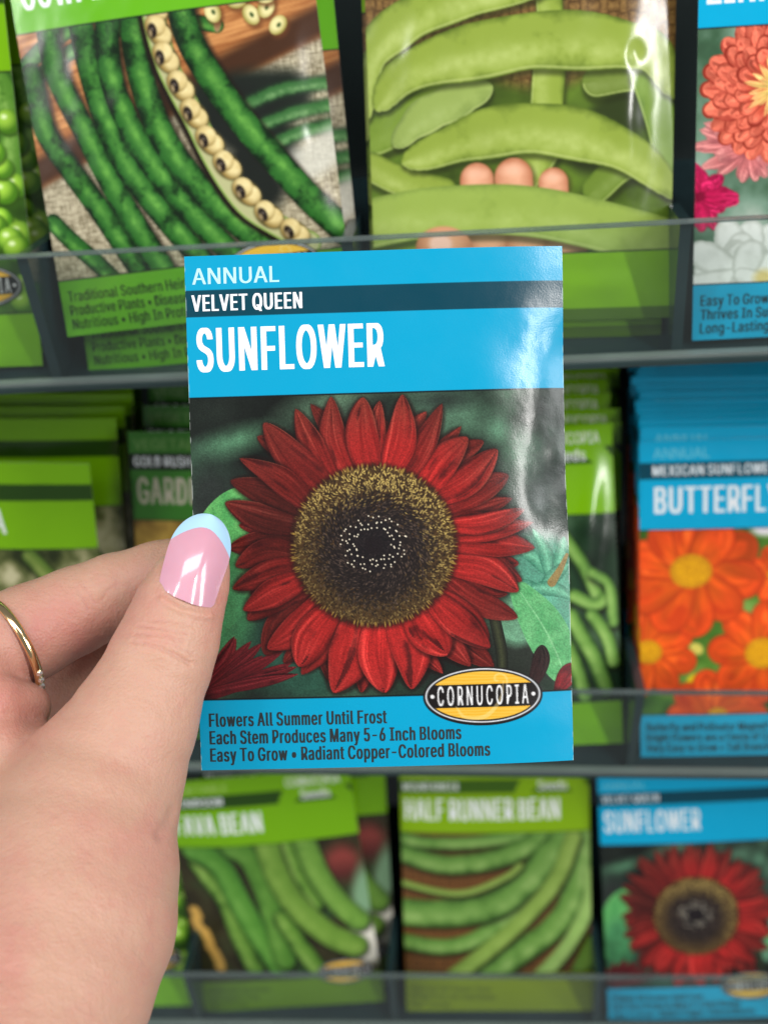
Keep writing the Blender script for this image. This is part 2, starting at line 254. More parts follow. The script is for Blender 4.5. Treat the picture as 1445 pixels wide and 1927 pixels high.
    'g': '836|407,-296 354,-294 306,-286 263,-274 225,-259 191,-239 162,-216 137,-191 116,-165 99,-136 199,-80 211,-96 224,-112 239,-130 257,-146 278,-161 303,-173 333,-183 367,-189 407,-191 463,-186 513,-172 555,-148 587,-113 606,-68 612,-11 612,134 602,134 591,118 579,100 563,82 545,63 523,46 496,31 464,19 427,12 383,9 325,14 271,28 221,52 177,85 139,127 108,177 85,236 72,302 67,376 72,449 85,516 108,577 139,629 176,673 221,709 271,735 326,750 385,756 429,753 467,746 498,733 525,717 548,699 566,680 582,661 594,643 605,627 615,627 615,746 732,746 732,-17 727,-78 713,-131 689,-177 656,-214 617,-244 571,-267 520,-283 465,-293/403,116 446,120 484,130 518,148 547,172 571,202 590,238 603,280 611,327 614,379 611,430 603,476 590,519 571,556 548,588 519,614 485,633 446,644 403,648 359,644 319,632 285,612 256,586 232,554 213,516 200,474 192,428 189,379 192,328 200,282 214,241 233,204 257,174 286,149 320,131 359,120',
    'h': '806|223,446 223,0 103,0 103,1000 223,1000 223,565 201,565 227,627 260,676 299,712 344,736 393,751 447,756 495,752 540,742 580,724 616,700 646,669 670,631 688,585 698,532 702,472 702,0 582,0 582,462 577,516 562,562 537,598 503,625 461,642 413,647 378,644 346,637 316,624 289,606 267,583 248,556 235,523 226,487',
    'i': '328|164,870 143,873 123,881 106,894 92,910 84,929 81,950 84,971 92,990 106,1006 123,1019 143,1027 164,1030 187,1027 206,1019 224,1006 237,990 246,971 248,950 246,929 237,910 224,894 206,881 187,873/103,0 103,746 223,746 223,0',
    'j': '328|103,746 223,746 223,-59 221,-103 213,-142 200,-178 181,-208 157,-234 127,-254 93,-269 53,-278 7,-281 -19,-281 -19,-170 4,-170 35,-167 61,-157 80,-141 93,-119 101,-91 103,-57/164,870 142,873 122,881 105,894 91,910 83,929 81,950 83,971 91,990 105,1006 122,1019 142,1027 164,1030 186,1027 206,1019 223,1006 237,990 245,971 248,950 245,929 237,910 223,894 206,881 186,873',
    'k': '748|103,0 103,1000 223,1000 223,0/216,268 216,416 237,416 559,746 708,746 362,392 348,392/578,0 291,365 376,450 732,0',
    'l': '372|274,-5 221,0 178,15 145,40 122,73 108,115 103,166 103,1000 223,1000 223,194 225,163 229,140 236,122 248,111 265,104 287,102 298,102 308,103 315,103 321,104 328,105 334,107 355,5 344,3 332,0 318,-2 303,-3 289,-4',
    'm': '1199|103,0 103,746 220,746 221,581 211,581 224,618 240,651 260,680 284,704 310,724 338,739 368,750 399,757 431,759 482,754 527,737 565,709 595,672 617,629 631,579 614,579 625,614 642,646 663,674 688,699 716,720 748,737 783,749 820,757 858,759 901,756 940,747 977,731 1011,709 1039,680 1063,646 1080,604 1091,556 1095,501 1095,0 974,0 974,499 969,548 954,586 929,615 897,634 861,646 823,650 791,647 762,640 736,629 713,613 694,593 679,570 668,545 661,516 659,486 659,0 539,0 539,511 534,550 520,583 497,611 467,633 432,645 392,650 363,647 336,641 310,629 286,613 265,593 247,568 234,539 226,506 223,468 223,0',
    'n': '805|223,446 223,0 103,0 103,746 219,746 220,565 201,565 227,627 260,676 299,712 344,736 393,751 447,756 495,752 540,742 580,724 615,700 645,669 669,631 688,585 698,532 702,472 702,0 582,0 582,462 577,516 562,562 537,598 503,625 461,642 413,647 378,644 346,637 316,624 289,606 267,583 248,556 235,523 226,487',
    'o': '816|407,-16 343,-11 283,5 230,32 182,69 142,114 110,167 86,228 72,295 67,368 72,443 86,511 110,572 142,626 182,671 230,707 283,734 343,750 407,756 473,750 533,734 587,707 634,671 674,626 706,572 730,511 744,443 749,368 744,295 730,228 706,167 674,114 634,69 587,32 533,5 473,-11/407,91 455,96 496,108 531,130 561,158 585,192 604,231 617,274 625,320 628,368 625,417 617,464 604,507 585,547 561,581 531,610 496,631 455,644 407,648 361,644 320,631 285,610 256,581 232,547 213,508 200,464 192,418 189,368 192,320 200,274 213,231 232,192 256,158 285,130 320,108 361,96',
    'p': '834|103,-281 103,746 220,746 220,628 232,628 242,643 255,660 270,680 288,699 310,716 337,733 369,745 406,753 450,756 510,750 565,735 615,709 659,673 697,628 727,575 749,514 763,446 767,371 763,296 749,228 727,166 697,113 660,68 616,32 566,5 511,-11 451,-16 408,-13 371,-6 339,7 312,24 290,42 271,61 256,81 243,99 232,115 223,115 223,-281/433,92 477,96 515,108 549,129 578,156 602,190 621,229 634,273 642,321 645,372 642,423 634,470 621,513 603,552 579,585 550,612 516,632 477,644 433,648 389,644 351,633 317,613 288,587 264,555 246,517 232,473 224,425 221,372 224,319 232,270 246,226 265,187 289,154 318,128 352,108 390,96',
    'q': '834|731,-281 611,-281 611,115 602,115 592,99 579,81 564,61 545,42 523,24 496,7 464,-6 427,-13 384,-16 324,-11 269,5 219,32 175,68 138,113 107,166 85,228 72,296 67,371 72,446 85,514 108,575 138,628 176,673 220,709 270,735 325,750 385,756 428,753 466,745 497,733 524,716 546,699 565,680 580,660 593,643 603,628 615,628 615,746 731,746/402,92 445,96 483,108 517,128 546,154 570,187 589,226 602,270 610,319 613,372 610,425 602,473 589,517 570,555 547,587 518,613 484,633 445,644 402,648 358,644 318,632 284,612 255,585 232,552 213,513 200,470 192,423 189,372 192,321 200,273 213,229 232,190 256,156 285,129 319,108 358,96',
    'r': '509|103,0 103,746 219,746 219,631 227,631 244,666 268,696 300,722 336,741 376,753 419,756 429,756 439,756 451,756 462,755 471,755 479,754 479,634 473,635 464,636 452,638 438,639 422,640 407,640 373,638 342,631 313,618 287,602 265,582 247,557 234,530 226,499 223,466 223,0',
    's': '717|358,-16 308,-14 262,-6 220,7 183,24 150,47 121,74 98,107 81,144 70,185 185,209 198,172 218,142 244,118 276,102 314,93 356,89 405,93 446,104 481,122 506,146 522,173 527,202 524,227 515,248 499,267 478,282 450,295 417,305 293,334 231,353 181,378 142,409 114,446 98,489 92,538 96,579 108,617 128,652 155,682 188,707 226,728 270,743 317,753 368,756 416,753 460,745 499,732 533,715 563,693 588,667 608,637 625,605 637,570 527,545 515,572 499,597 477,620 449,639 412,650 368,654 326,650 289,640 257,623 233,600 218,574 213,545 217,519 227,497 244,478 267,463 299,449 338,438 451,411 513,392 563,368 602,337 629,300 646,258 651,209 647,167 635,128 614,93 586,61 552,34 511,13 464,-3 413,-13',
    't': '447|401,746 401,643 13,643 13,746/128,926 248,926 248,192 250,162 256,138 267,120 284,108 306,100 335,98 343,98 353,99 364,100 376,102 386,104 397,105 419,3 406,0 392,-3 377,-5 362,-7 346,-8 331,-8 271,-2 221,14 181,42 151,80 133,127 128,183',
    'u': '806|358,-10 310,-7 266,4 226,21 190,45 160,77 136,115 118,161 107,214 103,273 103,746 223,746 223,283 229,229 244,184 269,147 303,120 345,104 393,99 428,101 460,109 490,122 516,140 539,163 557,190 571,223 579,259 582,300 582,746 702,746 702,0 586,0 586,181 604,181 578,118 545,69 505,33 461,9 412,-5',
    'v': '765|319,0 34,746 166,746 325,305 341,260 355,215 367,171 379,127 392,83 404,41 362,41 374,83 387,127 399,171 411,215 425,260 440,305 599,746 730,746 445,0',
    'w': '1115|270,0 44,746 171,746 262,420 275,373 289,323 302,268 316,210 330,148 344,81 324,81 338,146 351,207 365,265 378,319 392,371 405,420 495,746 622,746 711,420 723,372 737,321 750,267 764,209 777,147 791,81 769,81 783,146 798,208 812,266 826,320 839,372 852,420 944,746 1070,746 844,0 724,0 627,338 617,372 608,407 599,442 589,478 580,514 571,551 562,588 553,626 544,664 571,664 562,626 553,589 544,551 535,514 525,478 516,442 507,406 497,372 487,338 391,0',
    'x': '744|41,0 337,429 336,336 56,746 197,746 290,601 313,565 333,531 352,498 370,466 389,435 407,405 345,405 364,435 381,466 398,498 415,531 436,565 458,601 554,746 691,746 410,332 410,421 703,0 564,0 454,168 431,202 411,236 393,267 376,298 358,328 340,357 402,357 384,328 367,298 351,267 333,236 314,202 291,168 180,0',
    'y': '765|93,-272 121,-168 140,-172 163,-176 184,-177 204,-175 223,-169 240,-159 256,-145 271,-126 284,-101 296,-70 319,-3 34,746 166,746 325,305 341,260 355,215 367,170 379,127 391,83 404,41 361,41 374,83 386,127 398,171 411,215 425,260 440,305 600,746 730,746 401,-114 385,-151 367,-183 347,-210 325,-234 300,-252 274,-267 245,-277 214,-283 180,-285 161,-285 143,-283 127,-281 113,-278 102,-276',
    'z': '748|82,0 82,90 499,628 499,635 94,635 94,746 654,746 654,650 248,118 248,111 666,111 666,0',
    '\u2022': '764|382,182 344,185 308,195 274,211 243,232 217,258 196,289 180,322 170,358 167,397 170,435 180,471 196,505 217,535 243,561 274,583 308,599 344,608 382,611 420,608 457,599 490,583 521,561 546,535 568,505 584,471 593,435 597,397 593,358 584,322 568,289 546,258 521,232 490,211 457,195 420,185',
}

_tx = {}
def text_geo(s, bold, xs=0.62, track=0.0):
    """letter triangles, cap height 1, starting at x=0; bold widens the stems by drawing each letter side by side"""
    key = (s, bold, xs, track)
    if key in _tx: return _tx[key]
    cu = bpy.data.curves.new('t', 'CURVE'); cu.dimensions = '2D'; cu.fill_mode = 'FRONT'
    x = 0.0
    for ch in s:
        if ch == ' ': x += .30 * xs + bold; continue
        adv, loops = GLYPHS[ch].split('|')
        for l in loops.split('/'):
            pts = [tuple(map(float, p.split(','))) for p in l.split()]
            sp = cu.splines.new('POLY'); sp.points.add(len(pts) - 1); sp.use_cyclic_u = True
            sp.points.foreach_set('co', [c for q in pts for c in (x + q[0] * xs / 1000, q[1] / 1000, 0, 1)])
        x += int(adv) * xs / 1000 * .97 + 2 * bold + track
    ob = bpy.data.objects.new('t', cu); COL.objects.link(ob)
    dg = bpy.context.evaluated_depsgraph_get(); dg.update()
    me = ob.evaluated_get(dg).to_mesh()
    v = np.zeros(len(me.vertices) * 3, np.float32); me.vertices.foreach_get('co', v); v = v.reshape(-1, 3)[:, :2]
    me.calc_loop_triangles()
    t = np.zeros(len(me.loop_triangles) * 3, np.int32); me.loop_triangles.foreach_get('vertices', t); t = t.reshape(-1, 3)
    ob.evaluated_get(dg).to_mesh_clear()
    bpy.data.objects.remove(ob); bpy.data.curves.remove(cu)
    v[:, 0] -= v[:, 0].min() - bold
    if bold:
        n = len(v)
        v = np.concatenate([v + np.array([k * bold, 0], np.float32) for k in (0, -1, -.5, .5, 1)]); t = np.concatenate([t + n * k for k in range(5)])
    _tx[key] = (v, t, float(v[:, 0].max()))
    return _tx[key]

class Art:
    def __init__(s, ppm, w=83.0, h=114.0, base=(0.5, 0.5, 0.5), seed=1):
        s.ppm = ppm; s.w = w; s.h = h
        s.nx = int(round(w * ppm)) + 1; s.ny = int(round(h * ppm)) + 1
        s.a = np.zeros((s.ny, s.nx, 3), np.float32) + np.array(base, np.float32)
        s.x = np.linspace(0, w, s.nx, dtype=np.float32); s.y = np.linspace(0, h, s.ny, dtype=np.float32)
        s.seed = seed
    def blk(s, x0, y0, x1, y1):
        i0 = max(0, int(x0 * s.ppm) - 1); i1 = min(s.nx, int(x1 * s.ppm) + 3)
        j0 = max(0, int(y0 * s.ppm) - 1); j1 = min(s.ny, int(y1 * s.ppm) + 3)
        if i1 <= i0 or j1 <= j0: return None
        X, Y = np.meshgrid(s.x[i0:i1], s.y[j0:j1])
        return (slice(j0, j1), slice(i0, i1)), X, Y
    def put(s, sl, m, col):
        m = np.clip(m, 0, 1)[..., None]
        s.a[sl] = s.a[sl] * (1 - m) + col * m
    def rect(s, x0, y0, x1, y1, col):
        b = s.blk(x0, y0, x1, y1)
        if b is None: return
        sl, X, Y = b; p = s.ppm
        m = np.clip((X - x0) * p + .5, 0, 1) * np.clip((x1 - X) * p + .5, 0, 1) * np.clip((Y - y0) * p + .5, 0, 1) * np.clip((y1 - Y) * p + .5, 0, 1)
        s.put(sl, m, np.array(col, np.float32))
    def area(s, fn, box=None):
        box = box or (0, 0, s.w, s.h)
        sl, X, Y = s.blk(*box)
        m, c = fn(X, Y); s.put(sl, m, c)
    def tube(s, pts, rad, colfn, soft=None, alpha=1.0, n=28):
        C = spline(pts, n)
        T = np.linspace(0, 1, len(C))
        r = np.array([rad(t) for t in T]) if callable(rad) else np.full(len(C), rad, np.float32)
        rm = r.max() + 1.5
        b = s.blk(C[:, 0].min() - rm, C[:, 1].min() - rm, C[:, 0].max() + rm, C[:, 1].max() + rm)
        if b is None: return
        sl, X, Y = b
        best = np.full(X.shape, 1e9, np.float32); bt = np.zeros_like(best); bs = np.zeros_like(best); br = np.ones_like(best)
        for i in range(len(C) - 1):
            a = C[i]; d = C[i + 1] - a; l2 = float(d @ d) + 1e-9
            px = X - a[0]; py = Y - a[1]
            t = np.clip((px * d[0] + py * d[1]) / l2, 0, 1)
            ex = px - t * d[0]; ey = py - t * d[1]
            D = np.sqrt(ex * ex + ey * ey)
            rr = r[i] + (r[i + 1] - r[i]) * t
            k = D - rr
            u = k < best
            best = np.where(u, k, best); bt = np.where(u, T[i] + (T[i + 1] - T[i]) * t, bt)
            sg = np.sign(px * d[1] - py * d[0])
            bs = np.where(u, sg * D / np.maximum(rr, 1e-3), bs); br = np.where(u, rr, br)
        sf = soft or 1.0 / s.ppm
        m = np.clip(-best / sf + 0.5, 0, 1)
        if soft: m = m * m * (3 - 2 * m)
        s.put(sl, m * alpha, colfn(bs, bt, X, Y))
    def ell(s, cx, cy, rx, ry, ang, colfn, soft=None, alpha=1.0):
        R = max(rx, ry) + (soft or 0) + .5
        b = s.blk(cx - R, cy - R, cx + R, cy + R)
        if b is None: return
        sl, X, Y = b
        c, q = math.cos(ang), math.sin(ang)
        u = ((X - cx) * c + (Y - cy) * q) / rx; v = (-(X - cx) * q + (Y - cy) * c) / ry
        rr = np.sqrt(u * u + v * v)
        sf = (soft or 1.0 / s.ppm) / min(rx, ry)
        m = np.clip((1 - rr) / sf + .5, 0, 1)
        s.put(sl, m * alpha, colfn(u, v, X, Y) if callable(colfn) else np.array(colfn, np.float32))
    def text(s, txt, x, base, cap, width=None, col=(1, 1, 1), bold=0.02, alpha=1.0, xs=0.62, track=0.0):
        v, t, wd = text_geo(txt, bold, xs, track)
        sx = (width / wd) if width else cap
        P = np.stack([x + v[:, 0] * sx, base - v[:, 1] * cap], 1)
        b = s.blk(P[:, 0].min(), P[:, 1].min(), P[:, 0].max(), P[:, 1].max())
        if b is None: return
        sl, X, Y = b
        ss = 3; h, wd_ = X.shape
        m = np.zeros((h * ss, wd_ * ss), bool)
        Q = np.stack([(P[:, 0] - X[0, 0]) * s.ppm * ss + (ss - 1) / 2, (P[:, 1] - Y[0, 0]) * s.ppm * ss + (ss - 1) / 2], 1)
        for a, bb, c in t:
            A, B, D = Q[a], Q[bb], Q[c]
            x0 = max(0, int(math.ceil(min(A[0], B[0], D[0])))); x1 = min(m.shape[1] - 1, int(math.floor(max(A[0], B[0], D[0]))))
            y0 = max(0, int(math.ceil(min(A[1], B[1], D[1])))); y1 = min(m.shape[0] - 1, int(math.floor(max(A[1], B[1], D[1]))))
            if x1 < x0 or y1 < y0: continue
            gx = np.arange(x0, x1 + 1)[None, :]; gy = np.arange(y0, y1 + 1)[:, None]
            e0 = (B[0] - A[0]) * (gy - A[1]) - (B[1] - A[1]) * (gx - A[0])
            e1 = (D[0] - B[0]) * (gy - B[1]) - (D[1] - B[1]) * (gx - B[0])
            e2 = (A[0] - D[0]) * (gy - D[1]) - (A[1] - D[1]) * (gx - D[0])
            m[y0:y1 + 1, x0:x1 + 1] |= ((e0 >= 0) & (e1 >= 0) & (e2 >= 0)) | ((e0 <= 0) & (e1 <= 0) & (e2 <= 0))
        cov = m.reshape(h, ss, wd_, ss).mean((1, 3))
        s.put(sl, cov * alpha, np.array(col, np.float32))

# colour functions ---------------------------------------------------
def c3(a): return np.asarray(a, np.float32)
def mixc(a, b, t):
    t = np.asarray(t)[..., None]; return c3(a) * (1 - t) + c3(b) * t

def bean_col(dark, mid, light, seed, hs=-0.3, scale=0.5, rough=1.0, flat=2.2, con=1.2):
    def f(s, t, X, Y):
        n = fbm(X * scale, Y * scale, seed, 4) + 0.35 * (fbm(X * scale * 4, Y * scale * 4, seed + 7, 3) - .5) * rough
        l = np.exp(-((s - hs) / 0.45) ** 2)
        base = mixc(dark, mid, np.clip(1.25 - np.abs(s) ** flat * 1.2 + (n - .5) * con, 0, 1))
        return mixc(base, light, np.clip(l * (0.15 + 1.5 * (n - .25)), 0, 0.9))
    return f

def solid(c):
    return lambda s, t, X, Y: np.zeros(X.shape + (3,), np.float32) + c3(c)

def noise_fill(art, box, cols, scale, seed, stretch=(1, 1), contrast=1.6):
    def f(X, Y):
        n = fbm(X * scale * stretch[0], Y * scale * stretch[1], seed, 5)
        n = np.clip((n - .5) * contrast + .5, 0, 1) * (len(cols) - 1)
        out = np.zeros(X.shape + (3,), np.float32)
        for i in range(len(cols) - 1):
            k = np.clip(n - i, 0, 1)
            sel = (n >= i)
            out = np.where(sel[..., None], mixc(cols[i], cols[i + 1], k), out)
        return np.ones(X.shape), out
    art.area(f, box)

def weave(art, box, a, b, pitch, seed):
    def f(X, Y):
        u = np.floor(X / pitch); v = np.floor(Y / pitch * .8)
        chk = ((u + v) % 2)
        fx = X / pitch - u; fy = Y / pitch * .8 - v
        h = np.where(chk > 0, np.sin(fx * math.pi), np.sin(fy * math.pi))
        n = fbm(X * 2.2, Y * 2.2, seed, 3)
        return np.ones(X.shape), mixc(a, b, np.clip(h * .6 + n * .7 - .25, 0, 1))
    art.area(f, box)

def wood(art, box, a, b, ang, seed, s=0.5):
    ca, sa = math.cos(ang), math.sin(ang)
    def f(X, Y):
        u = X * ca + Y * sa; v = -X * sa + Y * ca
        n = fbm(u * .05 * s * 2, v * .8 * s * 2, seed, 5); n2 = fbm(u * .3, v * 5, seed + 3, 3)
        return np.ones(X.shape), mixc(a, b, np.clip((n - .5) * 2 + .5 + (n2 - .5) * .5, 0, 1))
    art.area(f, box)

def petal_fn(base, tip, dark, seed, vein=5, edge=None):
    def f(s, t, X, Y):
        k = seed * 3.1
        sw = s * (1 + .25 * np.sin(t * 3 + seed))
        st = vnoise(sw * vein + k, t * 1.3 + seed, 31) * .5 + vnoise(sw * vein * 2.6 + k, t * 2.0, 77) * .3 + vnoise(sw * vein * 6 + k, t * 4, 78) * .2
        n = fbm(X * .45 + seed, Y * .45, 57, 3)
        c = mixc(base, tip, np.clip(sm(.3, 1.05, t + (st - .5) * .7), 0, 1))
        c = mixc(c * (.62 + .72 * st)[..., None], np.minimum(c3(base) * 1.25 + c3((.07, .14, .11)), 1), np.clip((st - .62) * 2.2, 0, .5))
        lg = vnoise(sw * 3.2 + k, t * 2.6 + k, 91)
        c = mixc(c, dark, np.clip((lg - .62) * 3.0 * (.3 + t) + (st - .6) * 1.6 + (n - .6), 0, .72))
        c = mixc(c, dark, np.clip(sm(.72, 1.1, s) * .7 + sm(.72, 1.1, -s) * .35, 0, 1))
        c = mixc(c, dark, .8 * sm(.16, 0, t))
        if edge is not None: c = mixc(c, edge, .35 * sm(.88, .96, -s) * sm(.4, .7, t))
        return c
    return f

def petal_w(wd, tipp=0.58, p=1.7):
    def f(t):
        if t < tipp: return max(.05, wd * (0.5 + 0.5 * math.sin(t / tipp * math.pi / 2)))
        return max(.04, wd * (1 - ((t - tipp) / (1 - tipp)) ** p) ** .75)
    return f

BLUE = rgb(0, 164, 208); DBLUE = rgb(0, 66, 84)
GREEN = rgb(118, 176, 8); DGREEN = rgb(38, 70, 14)
MGREEN = rgb(52, 112, 34); WHITE = rgb(232, 236, 240)

def badge(art, cx, cy, rx=13.0, ry=6.3):
    dk = rgb(26, 22, 22); gold = rgb(236, 178, 48)
    art.ell(cx, cy + .15, rx + .25, ry + .25, 0, dk)
    art.ell(cx, cy, rx - .25, ry - .25, 0, WHITE)
    art.ell(cx, cy, rx - .6, ry - .55, 0, dk)
    def g(u, v, X, Y):
        n = .5 + .5 * np.sin(Y * 9 + fbm(X * .2, Y * .8, 5, 2) * 5)
        c = mixc(gold, rgb(246, 206, 96), n * .6)
        return np.where((np.abs(Y - cy) > 2.55)[..., None], c, dk)
    art.ell(cx, cy, rx - .95, ry - .9, 0, g)
    # pale swirl
    th = np.linspace(0, 4.6, 26)
    sw = [(cx + 3.4 + (.25 + .42 * a) * math.cos(a + 2.2), cy - 3.4 + (.25 + .42 * a) * math.sin(a + 2.2)) for a in th]
    art.tube(sw, .2, solid(rgb(250, 226, 160)), n=60, alpha=.5)
    art.tube([(cx + 4.6, cy - 3), (cx + 3.8, cy + 1), (cx + .5, cy + 4.6), (cx - 4, cy + 4.8), (cx - 6, cy + 2.4)], lambda t: .15 + .3 * math.sin(t * math.pi), solid(rgb(250, 226, 160)), alpha=.45)
    art.text('CORNUCOPIA', cx - 10.1, cy + 2.1, 4.3, 20.2, rgb(240, 240, 240), bold=0.016, xs=.36, track=.13)
    for sx in (-11.2, 11.2): art.ell(cx + sx, cy, .45, .45, 0, rgb(240, 240, 240))

def header(art, base, stripe, kind, var, title, ttl_w, hb=31.1, logo=False, pale=None, tcol=WHITE, var_w=24.5, kx=1.7):
    art.rect(-1, -1, 84, hb, base)
    art.rect(-1, 7.5, 84, 13.35, stripe)
    pale = pale if pale is not None else base * .5 + .45
    if kind: art.text(kind, kx, 6.1, 3.5, 19.2 if kind == 'ANNUAL' else 27, pale, bold=0.012, xs=1.0)
    if var: art.text(var, kx - .2, 12.05, 3.5, var_w, WHITE, bold=0.04, xs=.6)
    if title: art.text(title, kx + .3, 25.3, 9.3, ttl_w, tcol, bold=0.038, xs=.5)
    if logo:
        art.tube([(54, 13), (57, 9), (66, 6.5), (76, 9), (80, 13)], 3.4, solid(base))
        art.text('CORNUCOPIA', 54.5, 6.3, 4.0, 24, WHITE, bold=0.02)
        art.text('Seeds', 60.5, 12.3, 4.2, 13, WHITE, bold=0.03)

def caption(art, base, lines, y0=98.3, col=rgb(12, 30, 34)):
    art.rect(-1, y0, 84, 115, base)
    art.rect(-1, y0 - .3, 84, y0 + .05, rgb(18, 24, 24))
    for i, (t, wd) in enumerate(lines):
        art.text(t, 2.1, 104.3 + 3.93 * i, 3.0, wd, col, bold=0.028, xs=.56)

def hline(art, y): art.rect(-1, y - .12, 84, y + .22, rgb(16, 22, 24))

PB = (-1, 31.1, 84, 98.3)   # picture box

# ---- red sunflower picture
def sun_xy(cx, cy):
    dx, dy = (cx - 700) / 16.45, (cy - 570) / 16.45
    return 39.9 + dx - dy * .0227, 64.7 + dy + dx * .0227

def art_sunflower(ppm, lettering):
    A = Art(ppm); rs = random.Random(4)
    noise_fill(A, PB, [rgb(20, 24, 21), rgb(30, 36, 32), rgb(38, 56, 44), rgb(74, 106, 84)], .055, 3, contrast=1.9)
    blob = lambda x, y, rx, ry, a, c, so, al=1: A.ell(x, y, rx, ry, a, lambda u, v, X, Y: mixc(c3(c) * .8, c3(c) * 1.12, fbm(X * .35, Y * .35, 8, 4)), soft=so, alpha=al)
    blob(9, 41, 8, 2.6, -.25, rgb(96, 150, 112), 4, .8); blob(4, 34, 7, 4, 0, rgb(34, 42, 36), 5, .8); blob(31, 33, 9, 3, -.3, rgb(104, 140, 110), 5, .8)
    blob(60, 36, 12, 3, .5, rgb(88, 126, 100), 5, .7); blob(73, 46, 4, 5, 0, rgb(96, 142, 112), 5, .7); blob(68, 40, 2.2, 2.2, 0, rgb(100, 150, 118), 3, .8)
    blob(4, 54, 6, 8, 0, rgb(40, 44, 42), 6, .9); blob(56, 33, 6, 2, 0, rgb(36, 44, 40), 3, .8)
    A.tube([(3, 80), (9, 64), (13, 53)], petal_w(9.5, .5), lambda s, t, X, Y: mixc(rgb(60, 140, 76), rgb(118, 186, 104), fbm(X * .4, Y * .4, 12, 4)))
    blob(6, 78, 7, 13, 0, rgb(66, 130, 84), 4, .9)
    blob(24, 90, 12, 9, .2, rgb(44, 84, 68), 6, .95); blob(19, 80, 5, 7, 0, rgb(38, 66, 58), 4, .8)
    blob(76, 60, 7, 14, .2, rgb(58, 72, 66), 8, .8)
    blob(76, 71, 8, 8, 0, rgb(84, 154, 128), 3, .9); blob(80, 80, 6, 9, 0, rgb(100, 176, 146), 2.5, .9)
    blob(70, 90, 9, 7, .3, rgb(40, 44, 38), 4, .9); blob(72, 82, 5, 6, .6, rgb(112, 168, 132), 2, .9)
    for k, (a, b) in enumerate([((79, 72), (70, 66)), ((79, 73), (75, 62)), ((80, 72), (82, 64)), ((77, 75), (83, 70)), ((76, 77), (70, 74)), ((75, 75), (84, 78))]):
        A.tube([a, ((a[0] + b[0]) / 2 + .5, (a[1] + b[1]) / 2 - .8), b], petal_w(1.7, .3), lambda s, t, X, Y: mixc(rgb(120, 196, 158), rgb(52, 116, 92), np.clip(np.abs(s) * .8 + fbm(X, Y, 5, 2) * .3, 0, 1)))
    A.tube([(82.5, 68), (81, 71), (79, 74)], lambda t: .4 + .6 * t, solid(rgb(150, 104, 46)), alpha=.8)
    # veined leaf on the right
    def leaf(s, t, X, Y):
        v = np.abs(((t * 9 + np.abs(s) * 1.6) % 1) - .5)
        c = mixc(rgb(70, 148, 90), rgb(120, 192, 128), fbm(X * .5, Y * .5, 21, 4))
        c = mixc(c, rgb(160, 214, 160), np.clip(.6 - np.abs(s) * 9, 0, .7)); return mixc(c, rgb(56, 126, 80), .35 * sm(.08, 0, v))
    A.tube([(72, 76), (77, 84), (80.5, 92), (80.8, 95.5)], petal_w(4.8, .4), leaf)
    A.tube([(66, 81), (67.5, 90), (67, 98)], 1.3, lambda s, t, X, Y: mixc(rgb(62, 66, 44), rgb(24, 26, 22), np.abs(s)))
    A.tube([(80, 98), (82, 95), (84, 93)], petal_w(2.2), petal_fn(rgb(120, 28, 34), rgb(140, 40, 46), rgb(60, 14, 18), 3))
    A.tube([(74, 97), (76, 92), (76.5, 88)], petal_w(2), petal_fn(rgb(50, 30, 30), rgb(40, 30, 28), rgb(20, 14, 14), 5))
    # lower-left second bloom
    for k in range(15):
        a = R_(-92 + k * 5.8); L = 10 + 12 * (k / 14) + rs.uniform(-2, 2)
        x0, y0 = -1 + rs.uniform(0, 3), 97.5 + rs.uniform(-1, 1)
        A.tube([(x0, y0), (x0 + L * .55 * math.cos(a) + .7, y0 + L * .55 * math.sin(a)), (x0 + L * math.cos(a), y0 + L * math.sin(a) * .95)],
               petal_w(1.35, .5), petal_fn(rgb(96, 24, 30), rgb(116, 34, 38), rgb(30, 12, 14), 60 + k), n=14)
    # petals: tip (in photograph crop), half width, tone 0 bright .. 1 dark, back layer flag
    red = rgb(198, 42, 40); red2 = rgb(166, 40, 38); brn = rgb(150, 62, 48); dk = rgb(50, 15, 16); vdk = rgb(74, 26, 22)
    P = [(885, 95, 46, .45, 1), (480, 55, 42, .7, 1), (275, 165, 46, .7, 1), (188, 330, 48, .85, 1), (180, 575, 50, .75, 1), (300, 968, 52, .9, 1), (1130, 1015, 48, .85, 1), (1050, 1010, 50, .6, 1),
         (1213, 832, 46, .8, 1), (1230, 700, 46, .5, 1), (1195, 320, 46, .75, 1), (1110, 930, 50, .5, 1), (720, 40, 40, .4, 1), (230, 845, 46, .75, 1), (650, 1112, 50, .6, 1), (1242, 500, 40, .45, 1),
         (540, 26, 46, .5, 0), (410, 80, 50, .45, 0), (302, 120, 54, .5, 0), (224, 246, 54, .5, 0), (150, 410, 52, .75, 0), (188, 640, 44, .6, 0), (178, 735, 52, .6, 0), (225, 800, 44, .3, 0),
         (315, 945, 58, .25, 0), (418, 1015, 60, .15, 0), (545, 1102, 62, .2, 0), (740, 1112, 66, .1, 0), (845, 1088, 58, .15, 0), (955, 965, 60, .15, 0), (1118, 940, 56, .35, 0), (1230, 742, 56, .35, 0),
         (1280, 580, 44, .4, 0), (1278, 492, 38, .4, 0), (1245, 432, 42, .3, 0), (1140, 232, 50, .4, 0), (1048, 180, 54, .2, 0), (940, 50, 48, .7, 0), (800, 32, 58, .25, 0), (655, 26, 54, .35, 0)]
    cx, cy = 39.9, 64.7
    B = []
    for k in range(34):
        a = k / 34 * 2 * math.pi + rs.uniform(-.06, .06); rr_ = 490 + rs.uniform(-50, 40)
        B.append((700 + rr_ * math.cos(a) * 1.06, 570 + rr_ * math.sin(a), 42, rs.uniform(.45, .9), 1))
    P = B + P
